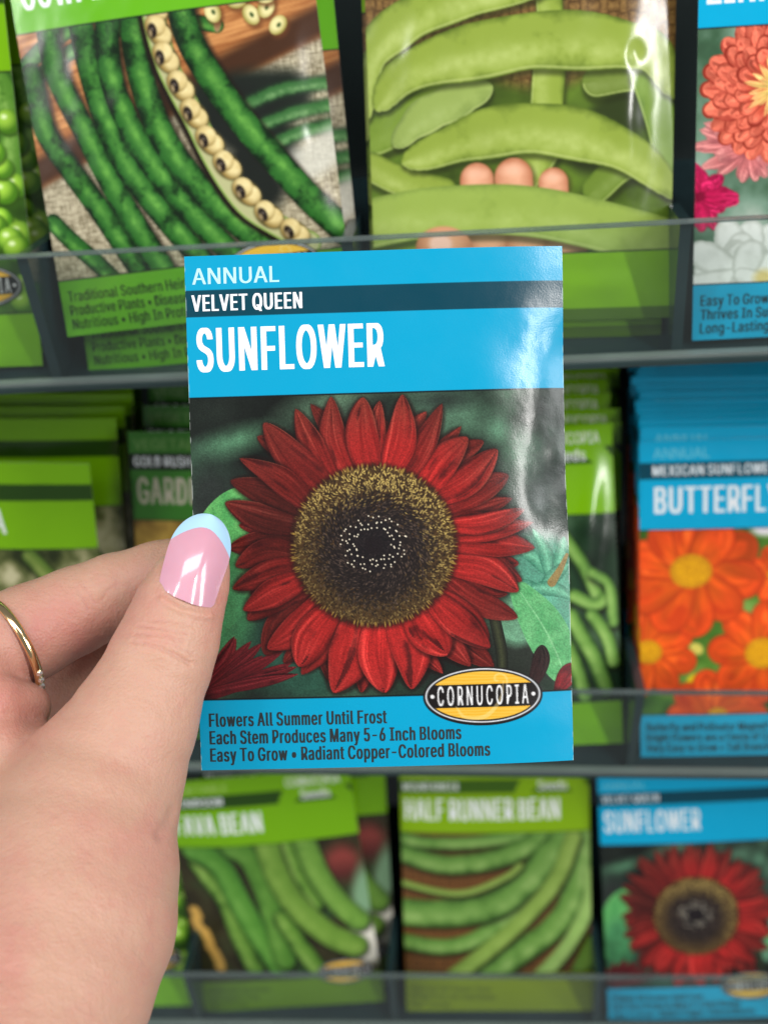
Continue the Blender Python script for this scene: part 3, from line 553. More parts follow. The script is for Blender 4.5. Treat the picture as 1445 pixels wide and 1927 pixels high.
    for k, (tx, ty, hw, tone, back) in enumerate(P):
        x, y = sun_xy(tx, ty)
        a = math.atan2(y - cy, x - cx); dx, dy = math.cos(a), math.sin(a)
        a2 = a + rs.uniform(-.07, .07)
        bx, by = cx + 15.5 * math.cos(a2), cy + 15.2 * math.sin(a2)
        bend = rs.uniform(-2.3, 2.3)
        mx, my = (bx + x) / 2 - dy * bend, (by + y) / 2 + dx * bend
        x += rs.uniform(-.6, .6); y += rs.uniform(-.6, .6)
        up = max(0, -math.sin(a)); lf = max(0, -math.cos(a))
        bs = mixc(red, vdk, min(1, tone * .75 + .45 * lf * (1 if ty < 700 else .5))); tp = mixc(mixc(red2, brn, up), vdk, min(1, tone * .9))
        f0 = petal_fn(bs, tp, dk, 100 + k * 3, vein=4.5, edge=rgb(172, 104, 78) if up > .2 else rgb(170, 70, 60))
        wd = hw / 16.45 * (1.06 + .2 * max(0, dy)) * rs.uniform(.82, 1.1)
        A.tube([(bx, by), (mx, my), (x, y)], petal_w(wd + .25, .56), solid(rgb(26, 10, 10)), n=18, alpha=.6, soft=1.1)
        A.tube([(bx, by), (mx, my), (x, y)], petal_w(wd, rs.uniform(.42, .6), rs.uniform(1.15, 1.8)), f0, n=26)
    # dark notches round the disc, then the disc of florets
    A.ell(cx, cy + .2, 18.6, 18.2, 0, rgb(34, 14, 14), soft=1.6, alpha=.8)
    A.ell(cx, cy, 17.7, 17.4, 0, lambda u, v, X, Y: mixc(rgb(30, 24, 26), rgb(74, 56, 30), sm(.5, 1.0, np.sqrt(u * u + v * v))), soft=.6)
    if ppm > 2:
        N = 5200
        for i in range(N):
            r = math.sqrt((i + .5) / N); th = i * 2.399963
            if r < .12: continue
            x, y = cx + 17.7 * r * math.cos(th), cy + 17.4 * r * math.sin(th)
            x += rs.gauss(0, .08); y += rs.gauss(0, .08)
            lit = .5 - .5 * math.sin(th) * (-1) ; up = -math.sin(th)
            band = .68 + .1 * math.sin(th) + rs.gauss(0, .1)
            if r > band:
                g = .42 + .42 * up + .12 * math.cos(th) + rs.uniform(-.3, .3) + 1.3 * (r - .86)
                if rs.random() < .5: c = mixc(rgb(40, 28, 22), rgb(84, 60, 34), rs.random())
                else: c = mixc(rgb(80, 62, 40), rgb(214, 186, 104), max(0, min(1, g)))
                ln = rs.uniform(.2, .4)
            else:
                c = mixc(rgb(32, 26, 24), rgb(98, 80, 68), rs.random() ** 3) if r > .34 else mixc(rgb(22, 20, 22), rgb(50, 42, 42), rs.random() ** 2)
                ln = rs.uniform(.2, .38)
            an = th + .9 + rs.uniform(-.6, .6) if r < .7 else th + rs.uniform(-1.1, 1.1)
            A.ell(x, y, ln, .13, an, c, soft=.16)
        rim = 520
        for i in range(rim):
            th = rs.uniform(0, 2 * math.pi); r = 1 + rs.uniform(-.01, .02)
            A.ell(cx + 17.8 * r * math.cos(th), cy + 17.5 * r * math.sin(th), .5, .12, th, rgb(58, 36, 24) if rs.random() < .6 else rgb(150, 120, 56), soft=.16)
        for i in range(92):
            th = i * 2 * math.pi / 92 * 7 + rs.uniform(-.1, .1)
            ring = 3.9 + (i % 3) * 1.25 + rs.uniform(-.4, .4)
            A.ell(cx - .1 + ring * 1.12 * math.cos(th), cy - .4 + ring * .92 * math.sin(th), .17, .17, 0, rgb(244, 232, 206), soft=.14)
    else:
        def disc(u, v, X, Y):
            r = np.sqrt(u * u + v * v)
            c = mixc(rgb(44, 34, 34), rgb(116, 88, 40), sm(.58, .85, r)); c = mixc(c, rgb(96, 78, 70), .8 * sm(.18, .1, np.abs(r - .34)))
            return mixc(c, rgb(26, 22, 22), sm(.24, .16, r))
        A.ell(cx, cy, 17.7, 17.4, 0, disc, soft=.8)
    hb = BLUE
    if lettering:
        header(A, hb, DBLUE, 'ANNUAL', 'VELVET QUEEN', 'SUNFLOWER', 41.3)
        caption(A, hb, [('Flowers All Summer Until Frost', 39.6), ('Each Stem Produces Many 5-6 Inch Blooms', 56), ('Easy To Grow \u2022 Radiant Copper-Colored Blooms', 62.3)])
    else:
        header(A, hb, DBLUE, None, None, None, 0); caption(A, hb, [])
    hline(A, 31.1)
    if ppm > 4:      # press grain
        g = np.random.RandomState(12).rand(A.ny, A.nx).astype(np.float32)
        g = (g + np.roll(g, 1, 0) + np.roll(g, 1, 1) + np.roll(np.roll(g, 1, 0), 1, 1)) / 4 - .5
        j = slice(int(31.4 * ppm), int(98 * ppm))
        A.a[j] = np.clip(A.a[j] * (1 + .42 * g[j, :, None]), 0, 1)
    badge(A, 63.1, 98.6)
    return A

# ---- black-eyed peas
def art_blackeye(ppm):
    A = Art(ppm)
    wood(A, PB, rgb(140, 82, 42), rgb(206, 146, 88), -.18, 40)
    def cloth(X, Y):
        n = fbm(X * 4.6, Y * .6, 50, 2) * .5 + fbm(X * .6, Y * 4.6, 52, 2) * .5
        return np.ones(X.shape), mixc(rgb(112, 102, 78), rgb(200, 190, 162), np.clip((n - .5) * 2.6 + .55, 0, 1))
    def cm(X, Y):
        m, c = cloth(X, Y); return sm(-1, 1, Y - (72 - .36 * X)), c
    A.area(cm, PB)
    A.area(lambda X, Y: (sm(2, -2, Y - (72 - .36 * X)) * sm(-4, 0, Y - (66 - .36 * X)), np.zeros(X.shape + (3,), np.float32) + rgb(66, 40, 24)), PB)
    A.tube([(48, 57), (60, 55), (72, 56)], 6.5, solid(rgb(28, 34, 28)), soft=5)
    A.tube([(58, 60), (64, 68), (60, 78)], 9, solid(rgb(26, 30, 26)), soft=6)
    bl = bean_col(rgb(28, 50, 30), rgb(52, 100, 50), rgb(120, 160, 104), 22)
    for p in ([(60.5, 57.4), (70.4, 54.8), (84, 54)], [(64.7, 63.2), (73.3, 61), (84, 60)], [(66.3, 68.5), (74.9, 66.2), (84, 65)]):
        A.tube(p, 2.0, bl, soft=2.2)
    A.tube([(72, 76), (84, 70)], 5, solid(rgb(206, 206, 196)), soft=5, alpha=.7)
    d, m, l = rgb(12, 32, 14), rgb(38, 94, 34), rgb(104, 166, 70)
    A.tube([(50.1, 34.7), (55.8, 36.2)], 2.0, bean_col(d, m, l, 61)); A.ell(56, 36.2, .9, 1.8, .2, rgb(150, 120, 84))
    A.tube([(-1, 41), (7.4, 35.5), (18, 30.7)], 2.3, bean_col(d, m, l, 62)); A.tube([(-1, 46), (10.3, 39.7), (22, 35.3), (33, 33)], 2.1, bean_col(d, m, l, 63))
    A.tube([(1.6, 82), (6, 87.5), (12, 94), (16, 99)], 2.6, bean_col(d, m, l, 64))
    sh = solid(rgb(26, 18, 12))
    for k, (p, r) in enumerate([([(46.4, 27), (47.7, 37.7), (52.4, 49.3), (59.3, 61.9), (67.1, 73.4), (74.3, 83.6), (84, 95)], 3.4),
              ([(2.4, 42), (3.5, 56.4), (9.0, 67.7), (15.8, 80.0), (24, 97)], 2.9), ([(9.4, 27), (9.6, 42.3), (15.8, 60.3), (21.9, 77.2), (31, 98)], 3.0),
              ([(18.6, 27), (19.3, 40.7), (21.4, 55.5), (26.9, 72.2), (43, 98)], 3.1), ([(27.4, 27), (25.4, 37.4), (25.7, 50.6), (31.8, 67.9), (42.4, 84.6), (53, 99)], 3.0),
              ([(34.3, 27), (33.0, 38.2), (34.0, 51.4), (37.8, 65.2), (46.6, 79.6), (62, 97)], 3.3)]):
        A.tube([(x + 1, y + 1) for x, y in p], r + .5, sh, soft=2, alpha=.75)
        bf = bean_col(d, m, l, 70 + k * 5, hs=.1, scale=.26, con=2.4)
        def f(s, t, X, Y, bf=bf, k=k):
            c = bf(s, t, X, Y); k2 = fbm(X * 2.4, Y * 2.4, 90 + k, 2)
            return mixc(c, rgb(16, 40, 24), np.clip((.35 - t) * 1.4, 0, .6) * np.clip(k2 * 2 - .4, 0, 1))
        A.tube(p, r + .35, f, n=36)
    pod = [(39.3, 26), (39.4, 34.3), (40.9, 44.2), (43.7, 52.4), (46.6, 60.0), (49.4, 68.3), (52.7, 76.1), (57.4, 84.0), (63.8, 89.4), (73, 96)]
    A.tube([(x - 1, y + .4) for x, y in pod], 3.4, sh, soft=1.4, n=40)
    A.tube(pod, 3.2, lambda s, t, X, Y: mixc(rgb(190, 196, 140), rgb(120, 146, 70), np.clip((np.abs(s) - .72) * 5, 0, 1)), n=40)
    A.tube(pod, 2.4, solid(rgb(176, 176, 128)), n=40)
    peas = [(39.6, 29.0), (39.6, 35.5), (40.6, 42.6), (43.5, 50.4), (46, 58.0), (49.2, 65.5), (53, 72.5), (57.3, 80.2), (62.5, 87.0), (69, 92.6)]
    for i, (x, y) in enumerate(peas):
        a = R_(62 - i * 2.5)
        ca, sa = math.cos(a), math.sin(a)
        A.ell(x + .4, y + .3, 4.6, 3.2, a, rgb(84, 74, 40), soft=.8)
        pc = lambda u, v, X, Y: mixc(mixc(rgb(236, 222, 168), rgb(206, 182, 120), fbm(X * .6, Y * .6, 44, 3)), rgb(140, 116, 62), np.clip(u * u * .9 + (v + .25) ** 2 - .25, 0, 1))
        A.ell(x + ca * 1.5 + .2, y + sa * 1.5, 2.9, 2.7, a, pc)
        A.ell(x - ca * 1.4 + .4, y - sa * 1.4 - .2, 2.9, 2.75, a, pc)
        A.ell(x - 1.35, y - .2, 1.9, 1.2, a + .5, rgb(30, 22, 18), soft=.5); A.ell(x - 1.9, y + .35, 1.0, .45, a + .5, rgb(150, 130, 96), soft=.4); A.ell(x - 1.2, y - .6, .5, .3, a, rgb(120, 110, 100), soft=.3, alpha=.7)
    for i, (x, y) in enumerate([(62.0, 30.5), (65.3, 34.6), (69.5, 33.2), (69.6, 30.0), (55.2, 32.7), (72.1, 38.0)]):
        a = i * 1.1
        A.ell(x + .5, y + .8, 3, 2.3, a, rgb(96, 56, 30), soft=1.2, alpha=.8)
        A.ell(x, y, 2.8, 2.1, a, lambda u, v, X, Y: mixc(rgb(226, 216, 156), rgb(150, 140, 70), np.clip(u * u + (v + .2) ** 2 - .2, 0, 1)))
        A.ell(x + .2, y, .7, .5, a, rgb(60, 80, 40), soft=.4)
    g = rgb(98, 172, 26)
    header(A, g, rgb(40, 80, 24), 'VEGETABLE', 'CALIFORNIA BLACKEYE', 'COWPEA', 28, kx=2.6)
    caption(A, rgb(92, 160, 30), [('Traditional Southern Heirloom', 41), ('Productive Plants \u2022 Disease Resistant', 47), ('Nutritious \u2022 High In Protein', 37)], col=rgb(24, 44, 14))
    hline(A, 31.1); badge(A, 62, 100.6)
    return A

def art_lima(ppm):
    A = Art(ppm)
    weave(A, (-1, 20, 84, 98), rgb(70, 48, 24), rgb(150, 116, 66), 2.6, 80)
    d, m, l = rgb(84, 104, 34), rgb(138, 158, 62), rgb(176, 192, 108)
    bc = lambda s, hs=-.35: bean_col(d, m, l, s, hs=hs, scale=.16, rough=.9, flat=5)
    sh = solid(rgb(34, 40, 16))
    def pod(p, r, seed, tint=None, hs=-.35, sharp=True):
        A.tube([(x + .3, y + 1.4) for x, y in p], r if callable(r) else r + .4, sh, soft=1.8, alpha=.6)
        f0 = bc(seed, hs)
        def f(s, t, X, Y):
            c = f0(s, t, X, Y)
            if tint is not None: c = mixc(c, tint, .45)
            return mixc(c, rgb(196, 208, 130), .55 * sm(.07, .02, np.abs(np.abs(s) - .9)) * (s < 0))
        A.tube(p, r, f, n=34)
    rr = lambda R: (lambda t: R * (.22 + .86 * math.sin(min(1, max(0, t)) * math.pi) ** .6 + .05 * math.sin(t * 23)))
    A.area(lambda X, Y: (sm(44, 50, Y + 4 * np.sin(X * .1)), mixc(rgb(42, 56, 18), rgb(110, 142, 44), fbm(X * .09, Y * .12, 86, 4))), (-1, 40, 84, 98))
    A.tube([(60, 68), (66, 60), (74, 57)], 6, solid(rgb(46, 58, 24)), soft=4)
    pod([(62, 78), (70, 72), (84, 70)], 4, 5, rgb(60, 90, 24)); pod([(2, 96), (20, 88), (40, 84)], 5, 6, rgb(90, 130, 30))
    pod([(40, 76), (46, 69), (50, 62)], 5, 7); pod([(2, 62), (12, 58), (24, 50)], 5, 8, rgb(86, 120, 34))
    pod([(62, 50), (72, 49), (80, 52)], 4, 9, rgb(70, 90, 40)); pod([(75, 48), (80, 62), (83, 76)], 4.5, 10, rgb(72, 116, 26))
    pod([(49.4, 44), (48.4, 56)], 4.4, 11)
    pod([(49.1, 27), (49.5, 33)], 3.5, 12)
    pod([(-2, 58), (0.8, 41.6), (9.2, 33.6), (21.3, 28.3), (34.8, 26.4), (52, 24)], rr(5.5), 13)
    pod([(7.4, 64), (15.0, 57.5), (24.8, 53.5), (33, 50.5)], rr(4.6), 14, rgb(150, 170, 110))
    pod([(2.9, 54), (8.8, 47), (19.4, 43), (33.1, 40.6), (45.1, 39), (58.6, 39.5), (69.6, 41), (77.5, 43.5), (83, 54)], rr(7.0), 15)
    pod([(0, 70), (8.0, 74), (20, 77.5)], 4, 16)
    pod([(10, 69), (18.9, 66.3), (28.8, 63.2), (40.9, 61.5), (53.0, 62.6), (65.1, 66.2), (74.8, 71.5), (85, 81)], rr(6.4), 17)
    skin = lambda u, v, X, Y: mixc(rgb(222, 164, 126), rgb(160, 96, 62), np.clip(u * u * .8 + (v + .3) ** 2 * .7 - .1, 0, 1))
    for x, y, r in ((29.4, 75.0, 4.8), (39.4, 74.6, 5.4), (50.2, 76.4, 4.2)):
        A.ell(x + .6, y + .6, r * 1.05, r * 1.1, 0, rgb(60, 50, 24), soft=1.4, alpha=.6); A.tube([(x + .3, y + 8), (x, y - .4)], r * .96, lambda s, t, X, Y: mixc(rgb(226, 168, 134), rgb(168, 100, 68), np.clip(np.abs(s) ** 2.5 * .8 + fbm(X * .4, Y * .4, 9, 3) * .5 - .2, 0, 1)), soft=.5); A.ell(x - .4, y - r * .45, r * .55, r * .28, 0, rgb(238, 186, 158), soft=1.6, alpha=.6)
    for x in (22, 32.4, 43.1, 53.8):
        A.ell(x, 93, 6, 9, 0, skin, soft=.8)
    pod([(-3, 86), (11.9, 83.4), (24.3, 82.6), (37.5, 82.8), (48.9, 84.4), (61.1, 87.4), (73.4, 91), (86, 95)], 6.8, 18, rgb(158, 184, 96))
    A.ell(20, 93, 8, 6.2, .1, skin, soft=.5); A.ell(19, 91.6, 3.2, 2.6, .1, rgb(248, 206, 190), soft=1.2, alpha=.8)
    g = rgb(122, 172, 8)
    header(A, g, DGREEN, 'VEGETABLE', 'FORDHOOK', 'LIMA BEAN', 36, hb=23)
    caption(A, g, [], y0=95.2)
    A.rect(-1, 110.7, 84, 115, rgb(74, 104, 22)); hline(A, 23)
    return A

def art_zinnia(ppm):
    A = Art(ppm); rs = random.Random(9)
    noise_fill(A, PB, [rgb(34, 50, 34), rgb(60, 92, 66), rgb(120, 150, 130), rgb(180, 190, 178)], .06, 15)
    for k in range(60):
        a = rs.uniform(0, 6.28); L = rs.uniform(4, 10)
        A.tube([(14 + 3 * math.cos(a), 61 + 3 * math.sin(a)), (14 + L * 1.6 * math.cos(a), 61 + L * math.sin(a))], petal_w(1.6), petal_fn(rgb(200, 110, 110), rgb(214, 140, 136), rgb(140, 70, 76), 300 + k), n=8, soft=.5)
    for k in range(46):
        a = rs.uniform(0, 6.28); L = rs.uniform(4, 11)
        A.tube([(1 + math.cos(a), 74 + math.sin(a)), (1 + L * math.cos(a), 74 + L * math.sin(a))], petal_w(2.1), petal_fn(rgb(190, 22, 78), rgb(216, 40, 100), rgb(110, 8, 40), 400 + k), n=8, soft=.5)
    cx, cy = 20.5, 47
    for ring, (L, n, wd) in enumerate(((19, 26, 2.7), (16, 24, 2.5), (13, 21, 2.3), (10, 18, 2.0))):
        for k in range(n):
            a = k / n * 6.283 + ring * .4 + rs.uniform(-.06, .06)
            e = 1
            A.tube([(cx + 5 * math.cos(a), cy + 5 * math.sin(a) * e), (cx + (L + rs.uniform(-1, 1)) * math.cos(a), cy + (L + rs.uniform(-1, 1)) * math.sin(a) * e)], petal_w(wd + .25, .7), solid(rgb(140, 44, 30)), n=8)
            A.tube([(cx + 5 * math.cos(a), cy + 5 * math.sin(a) * e), (cx + L * math.cos(a), cy + L * math.sin(a) * e)], petal_w(wd, .7), petal_fn(rgb(200, 80, 58), rgb(226, 116, 92), rgb(160, 56, 44), 500 + k + ring * 40, vein=2, edge=rgb(240, 140, 104)), n=10)
    for k in range(44):
        a = rs.uniform(0, 6.28); L = rs.uniform(5, 9)
        A.tube([(cx + 1 * math.cos(a), cy + math.sin(a)), (cx + L * math.cos(a), cy + L * math.sin(a))], petal_w(.8), petal_fn(rgb(232, 196, 110), rgb(240, 170, 110), rgb(190, 100, 60), 700 + k, vein=1), n=6)
    for k in range(40):
        a = rs.uniform(0, 6.28); L = rs.uniform(5, 15)
        A.tube([(13, 96), (13 + L * math.cos(a) * 1.25, 96 + L * math.sin(a))], petal_w(4.2, .75), lambda s, t, X, Y: mixc(rgb(238, 238, 234), rgb(196, 198, 190), np.clip(sm(.6, 1, np.abs(s)) + fbm(X * .4, Y * .4, 3, 3) - .5, 0, 1)), n=8)
    A.ell(19, 97, 2.6, 2.2, 0, rgb(224, 196, 110), soft=2, alpha=.8)
    header(A, BLUE, DBLUE, 'ANNUAL', 'CALIFORNIA GIANTS', 'ZINNIA', 26)
    caption(A, BLUE, [('Easy To Grow \u2022 Bright Colors', 40), ('Thrives In Summer Heat', 34), ('Long-Lasting Cut Flowers', 37)])
    hline(A, 31.1); badge(A, 63, 98.6)
    return A

def art_pea(ppm):
    A = Art(ppm); rs = random.Random(5)
    noise_fill(A, PB, [rgb(34, 60, 14), rgb(60, 100, 26), rgb(100, 140, 50)], .1, 33)
    for k in range(3):
        x = 60 + k * 9
        A.tube([(x, 30), (x + 4, 44), (x + 2, 60)], 4, bean_col(rgb(40, 80, 20), rgb(80, 130, 40), rgb(140, 180, 90), 5 + k))
    for k in range(150):
        x, y = rs.uniform(0, 83), rs.uniform(33, 97); r = rs.uniform(2.9, 3.8)
        if x > 58 and y < 44: continue
        g = rs.uniform(.85, 1.1)
        A.ell(x + .3, y + .6, r * 1.08, r * 1.08, 0, rgb(44, 74, 14), soft=.8, alpha=.8)
        A.ell(x, y, r, r, 0, lambda u, v, X, Y: mixc(rgb(158, 204, 66) * g, rgb(70, 120, 22) * g, np.clip((u + .25) ** 2 + (v + .3) ** 2 - .1, 0, 1)))
        A.ell(x - r * .3, y - r * .4, r * .25, r * .2, 0, rgb(232, 246, 200), soft=.5, alpha=.8)
    header(A, GREEN, DGREEN, 'VEGETABLE', 'GREEN ARROW', 'PEA', 15)
    caption(A, GREEN, [('Heavy Yields', 18), ('Sweet And Tender', 24), ('Cool Season', 18)], col=rgb(24, 44, 14))
    hline(A, 31.1); badge(A, 66.5, 90)
    return A

def beans(A, lst, d, m, l, seed, sh=rgb(22, 26, 12)):
    for k, (p, r, tint) in enumerate(lst):
        A.tube([(x + .6, y + 1.2) for x, y in p], r + .4, solid(sh), soft=2.4, alpha=.8)
        f0 = bean_col(d, m, l, seed + 4 * k, scale=.2, rough=.5)
        A.tube(p, r, (lambda s, t, X, Y, f0=f0, tint=tint: mixc(f0(s, t, X, Y), tint, .5)) if tint is not None else f0, n=24)

def art_southern(ppm):
    A = Art(ppm)
    noise_fill(A, PB, [rgb(40, 48, 22), rgb(84, 92, 48), rgb(150, 148, 104), rgb(196, 190, 150)], .12, 43, contrast=2.2)
    beans(A, [([(5, 36), (30, 60), (60, 96)], 3.5, None), ([(30, 34), (50, 60), (80, 90)], 3.3, None), ([(60, 34), (72, 50), (84, 62)], 3, None)], rgb(40, 60, 20), rgb(96, 124, 48), rgb(160, 170, 96), 3)
    header(A, GREEN, DGREEN, 'VEGETABLE', 'MISSISSIPPI SILVER', 'SOUTHERN PEA', 51)
    caption(A, GREEN, [('Heat And Drought Tolerant', 36), ('Productive Plants', 25)], col=rgb(24, 44, 14)); hline(A, 31.1)
    return A

def art_garden(ppm):
    A = Art(ppm)
    noise_fill(A, PB, [rgb(74, 54, 20), rgb(128, 98, 40), rgb(190, 158, 70)], .1, 53)
    beans(A, [([(2, 60), (10, 45), (24, 33)], 4, rgb(170, 130, 50)), ([(5, 80), (16, 58), (34, 36)], 4.2, rgb(190, 150, 60)), ([(14, 96), (30, 66), (52, 36)], 4.2, rgb(200, 160, 60)), ([(34, 97), (50, 66), (70, 36)], 4.2, rgb(190, 150, 60)), ([(56, 97), (66, 70), (82, 46)], 4.2, None)], rgb(110, 84, 26), rgb(180, 146, 60), rgb(220, 196, 110), 7)
    header(A, MGREEN, rgb(22, 32, 20), 'VEGETABLE', 'GOLD RUSH', 'GARDEN BEAN', 46, var_w=20, pale=rgb(112, 148, 84), tcol=rgb(176, 170, 150))
    caption(A, MGREEN, [('Bright Yellow Pods', 26), ('Easy To Grow', 18), ('Upright Plants', 20)], col=rgb(14, 30, 10)); hline(A, 31.1)
    return A

def art_greenbean(ppm):
    A = Art(ppm); rs = random.Random(8)
    noise_fill(A, PB, [rgb(14, 30, 18), rgb(30, 56, 34), rgb(74, 104, 74)], .08, 63)
    L = []
    for k in range(9):
        x = k * 7.5 - 4; y = rs.uniform(34, 60)
        L.append(([(x, y), (x + 6, y + 16), (x + rs.uniform(6, 13), y + 36)], 2.3, None))
    L += [([(64, 38), (71, 49), (76, 61)], 2.3, None), ([(67.5, 59.8), (74.3, 63.3), (79.2, 61)], 2.3, None), ([(66, 67), (70, 75), (74, 83), (77.5, 94)], 2.7, None), ([(73.6, 67), (78.5, 75), (80.5, 84)], 2.3, None),
          ([(74, 52), (80, 57), (81, 70)], 1.9, None), ([(60, 70), (66, 82), (70, 96)], 2.5, None)]
    beans(A, L, rgb(46, 82, 30), rgb(104, 148, 64), rgb(160, 194, 108), 13)
    header(A, GREEN, DGREEN, 'VEGETABLE', 'BLUE LAKE', 'BUSH BEAN', 38, logo=True)
    caption(A, GREEN, [('Stringless Pods', 22), ('Easy To Grow', 18), ('Heavy Yields', 18)], col=rgb(24, 44, 14)); hline(A, 31.1)
    return A

def art_butterfly(ppm):
    A = Art(ppm); rs = random.Random(3)
    noise_fill(A, PB, [rgb(36, 70, 20), rgb(84, 130, 44), rgb(150, 180, 96)], .09, 73)
    A.ell(43, 31, 5, 3, 0, rgb(226, 220, 226), soft=2)
    def flower(cx, cy, Rr, tips, dr, seed, el=.85):
        for k, (a, f) in enumerate(tips):
            a = R_(a); L = Rr * f
            A.tube([(cx + 2 * math.cos(a), cy + 2 * math.sin(a)), (cx + L * .6 * math.cos(a + .05), cy + L * .6 * math.sin(a + .05)), (cx + L * math.cos(a), cy + L * math.sin(a))], petal_w(Rr * .36, .74, 2.4), solid(rgb(150, 40, 14)), soft=1.2, alpha=.7)
            A.tube([(cx + 2 * math.cos(a), cy + 2 * math.sin(a)), (cx + L * .6 * math.cos(a + .05), cy + L * .6 * math.sin(a + .05)), (cx + L * math.cos(a), cy + L * math.sin(a))], petal_w(Rr * .34, .74, 2.4),
                   petal_fn(rgb(232, 92, 24), rgb(224, 74, 24), rgb(190, 56, 18), seed + k * 3, vein=1.6), soft=.6)
        A.ell(cx, cy, dr, dr * el, 0, lambda u, v, X, Y: mixc(rgb(238, 176, 20), rgb(176, 108, 20), np.clip(fbm(X * 2.5, Y * 2.5, 6, 2) * 1.1 - .25 + .3 * sm(.6, 1, np.sqrt(u * u + v * v)), 0, 1)), soft=.7)
    A.ell(20, 87, 4, 4, .8, rgb(240, 206, 20), soft=1); A.ell(19.5, 74, 2.6, 2, .6, rgb(210, 196, 90), soft=1)
    flower(47, 48, 9, [(k * 45 + 160, 1) for k in range(8)], 3, 900)
    flower(27, 99, 15, [(k * 36 + 180, 1) for k in range(6)], 4, 930)
    flower(66, 52, 17, [(k * 45 + 10, 1) for k in range(8)], 5, 940)
    flower(2.8, 75, 14.5, [(k * 45 + 15, 1) for k in range(8)], 4.9, 910, .9)
    flower(42.5, 76, 16, [(k * 45 + 5, 1) for k in range(8)], 6.3, 920, .9)
    flower(17.6, 46, 20, [(-25, 1.05), (10, 1.08), (45, .95), (85, 1.0), (115, 1.0), (150, 1.05), (195, 1), (235, .85), (272, .8), (305, .85)], 7.3, 950, .84)
    header(A, BLUE, DBLUE, 'ANNUAL', 'MEXICAN SUNFLOWER', 'BUTTERFLY BLEND', 70, kx=4.8, var_w=42)
    caption(A, BLUE, [('Butterfly and Pollinator Magnet!', 43), ('Bright Flowers are a Fiesta of Color', 48), ('Very Easy to Grow \u2022 Tall Branching', 48)])
    hline(A, 31.1)
    return A

def art_fava(ppm):
    A = Art(ppm); rs = random.Random(2)
    noise_fill(A, PB, [rgb(30, 26, 16), rgb(54, 50, 30), rgb(40, 70, 34)], .08, 83)
    A.ell(74, 44, 7.5, 8.5, 0, lambda u, v, X, Y: mixc(rgb(132, 58, 52), rgb(80, 36, 32), np.clip(v + .3, 0, 1)), soft=6)
    A.ell(80, 84, 9, 10, 0, rgb(214, 210, 196), soft=4); A.ell(81, 60, 5, 14, .2, rgb(120, 156, 120), soft=4)
    for k in range(12): A.ell(3 + k * .8 + rs.uniform(-1, 1), 62 + k * 2.6, 2.6, 2.2, .5, rgb(196, 154, 76), soft=1.2)
    beans(A, [([(9.1, 38), (19.2, 57.9), (22.8, 76.6), (27.2, 92)], 4.2, None), ([(8.5, 31.8), (19.7, 39.9), (25.8, 58.5), (32.9, 77.3), (39.0, 91.7)], 5.4, rgb(72, 140, 50)),
              ([(25.5, 30.5), (34.2, 38.4), (39.1, 59.5), (41.4, 88)], 5.0, rgb(70, 124, 44)), ([(50.2, 28), (54.4, 47.2), (59.2, 62)], 3.8, None),
              ([(43.8, 67.1), (49.2, 80.4), (54.9, 92.8)], 4.2, None), ([(42.1, 29), (45.8, 49.2), (53.3, 65.2), (63.9, 77.8), (73.8, 84.0)], 5.6, rgb(116, 150, 58)), ([(58.5, 28), (62.7, 47.0), (68.9, 60.9), (77, 72)], 5.0, rgb(116, 160, 66))],
          rgb(36, 66, 22), rgb(86, 128, 44), rgb(146, 178, 90), 23)
    header(A, rgb(112, 168, 10), DGREEN, 'VEGETABLE', 'WINDSOR', 'FAVA BEAN', 40, logo=True)
    caption(A, rgb(96, 130, 14), [('Edible Pods And Beans', 30), ('Cool Season Crop', 24), ('Easy To Grow', 18)], col=rgb(60, 84, 14)); hline(A, 31.1); badge(A, 67.5, 96.5, 12, 6)
    return A

def art_runner(ppm):
    A = Art(ppm)
    weave(A, PB, rgb(60, 38, 18), rgb(140, 92, 48), 2.0, 93)
    y1 = rgb(150, 168, 74)
    beans(A, [([(-3, 33.5), (12.2, 35.5), (32.8, 35), (53.3, 32.2), (66, 28)], 2.8, None), ([(-3, 39.5), (15.4, 44.8), (32.5, 44.3), (49.7, 40), (66, 30)], 4.2, None), ([(75.9, 98), (84, 82)], 3.6, rgb(130, 170, 60)),
              ([(-3, 81), (17.9, 83), (35.2, 77.4), (56, 60)], 3.6, None), ([(-3, 67.5), (18.3, 67.6), (38.9, 64.1), (56.3, 51.5), (74, 30)], 6.2, None), ([(-1, 54), (15.1, 57.6), (29.5, 57.7), (46.1, 50.7), (52, 46)], 1.4, y1),
              ([(34, 98), (52.2, 84.9), (67.5, 72.9), (76.6, 56.6), (81, 28)], 5.4, None), ([(58, 99), (72.7, 82.9), (82.2, 64), (84, 50)], 3.4, rgb(176, 204, 120)), ([(19, 99), (38.5, 83.4), (56.0, 67.1), (68.5, 51.6), (75.5, 34)], 3.6, y1)],
          rgb(50, 84, 30), rgb(96, 138, 60), rgb(140, 172, 96), 43)
    header(A, rgb(128, 170, 10), rgb(60, 96, 16), 'VEGETABLE', 'MOUNTAINEER', 'HALF RUNNER BEAN', 68, logo=True)
    caption(A, rgb(122, 138, 10), [('Vigorous Half Runner Vines', 36), ('Tender Pods And Shell Beans', 38), ('Heat Tolerant', 18)], y0=95.5, col=rgb(80, 92, 12)); hline(A, 31.1)
    return A

# ------------------------------------------------------------------ packet geometry
PW, PH = 83.0, 114.0

def grid_quads(nx, ny):
    i = np.arange(ny - 1)[:, None] * nx + np.arange(nx - 1)[None, :]
    return np.stack([i, i + nx, i + nx + 1, i + 1], -1).reshape(-1, 4)

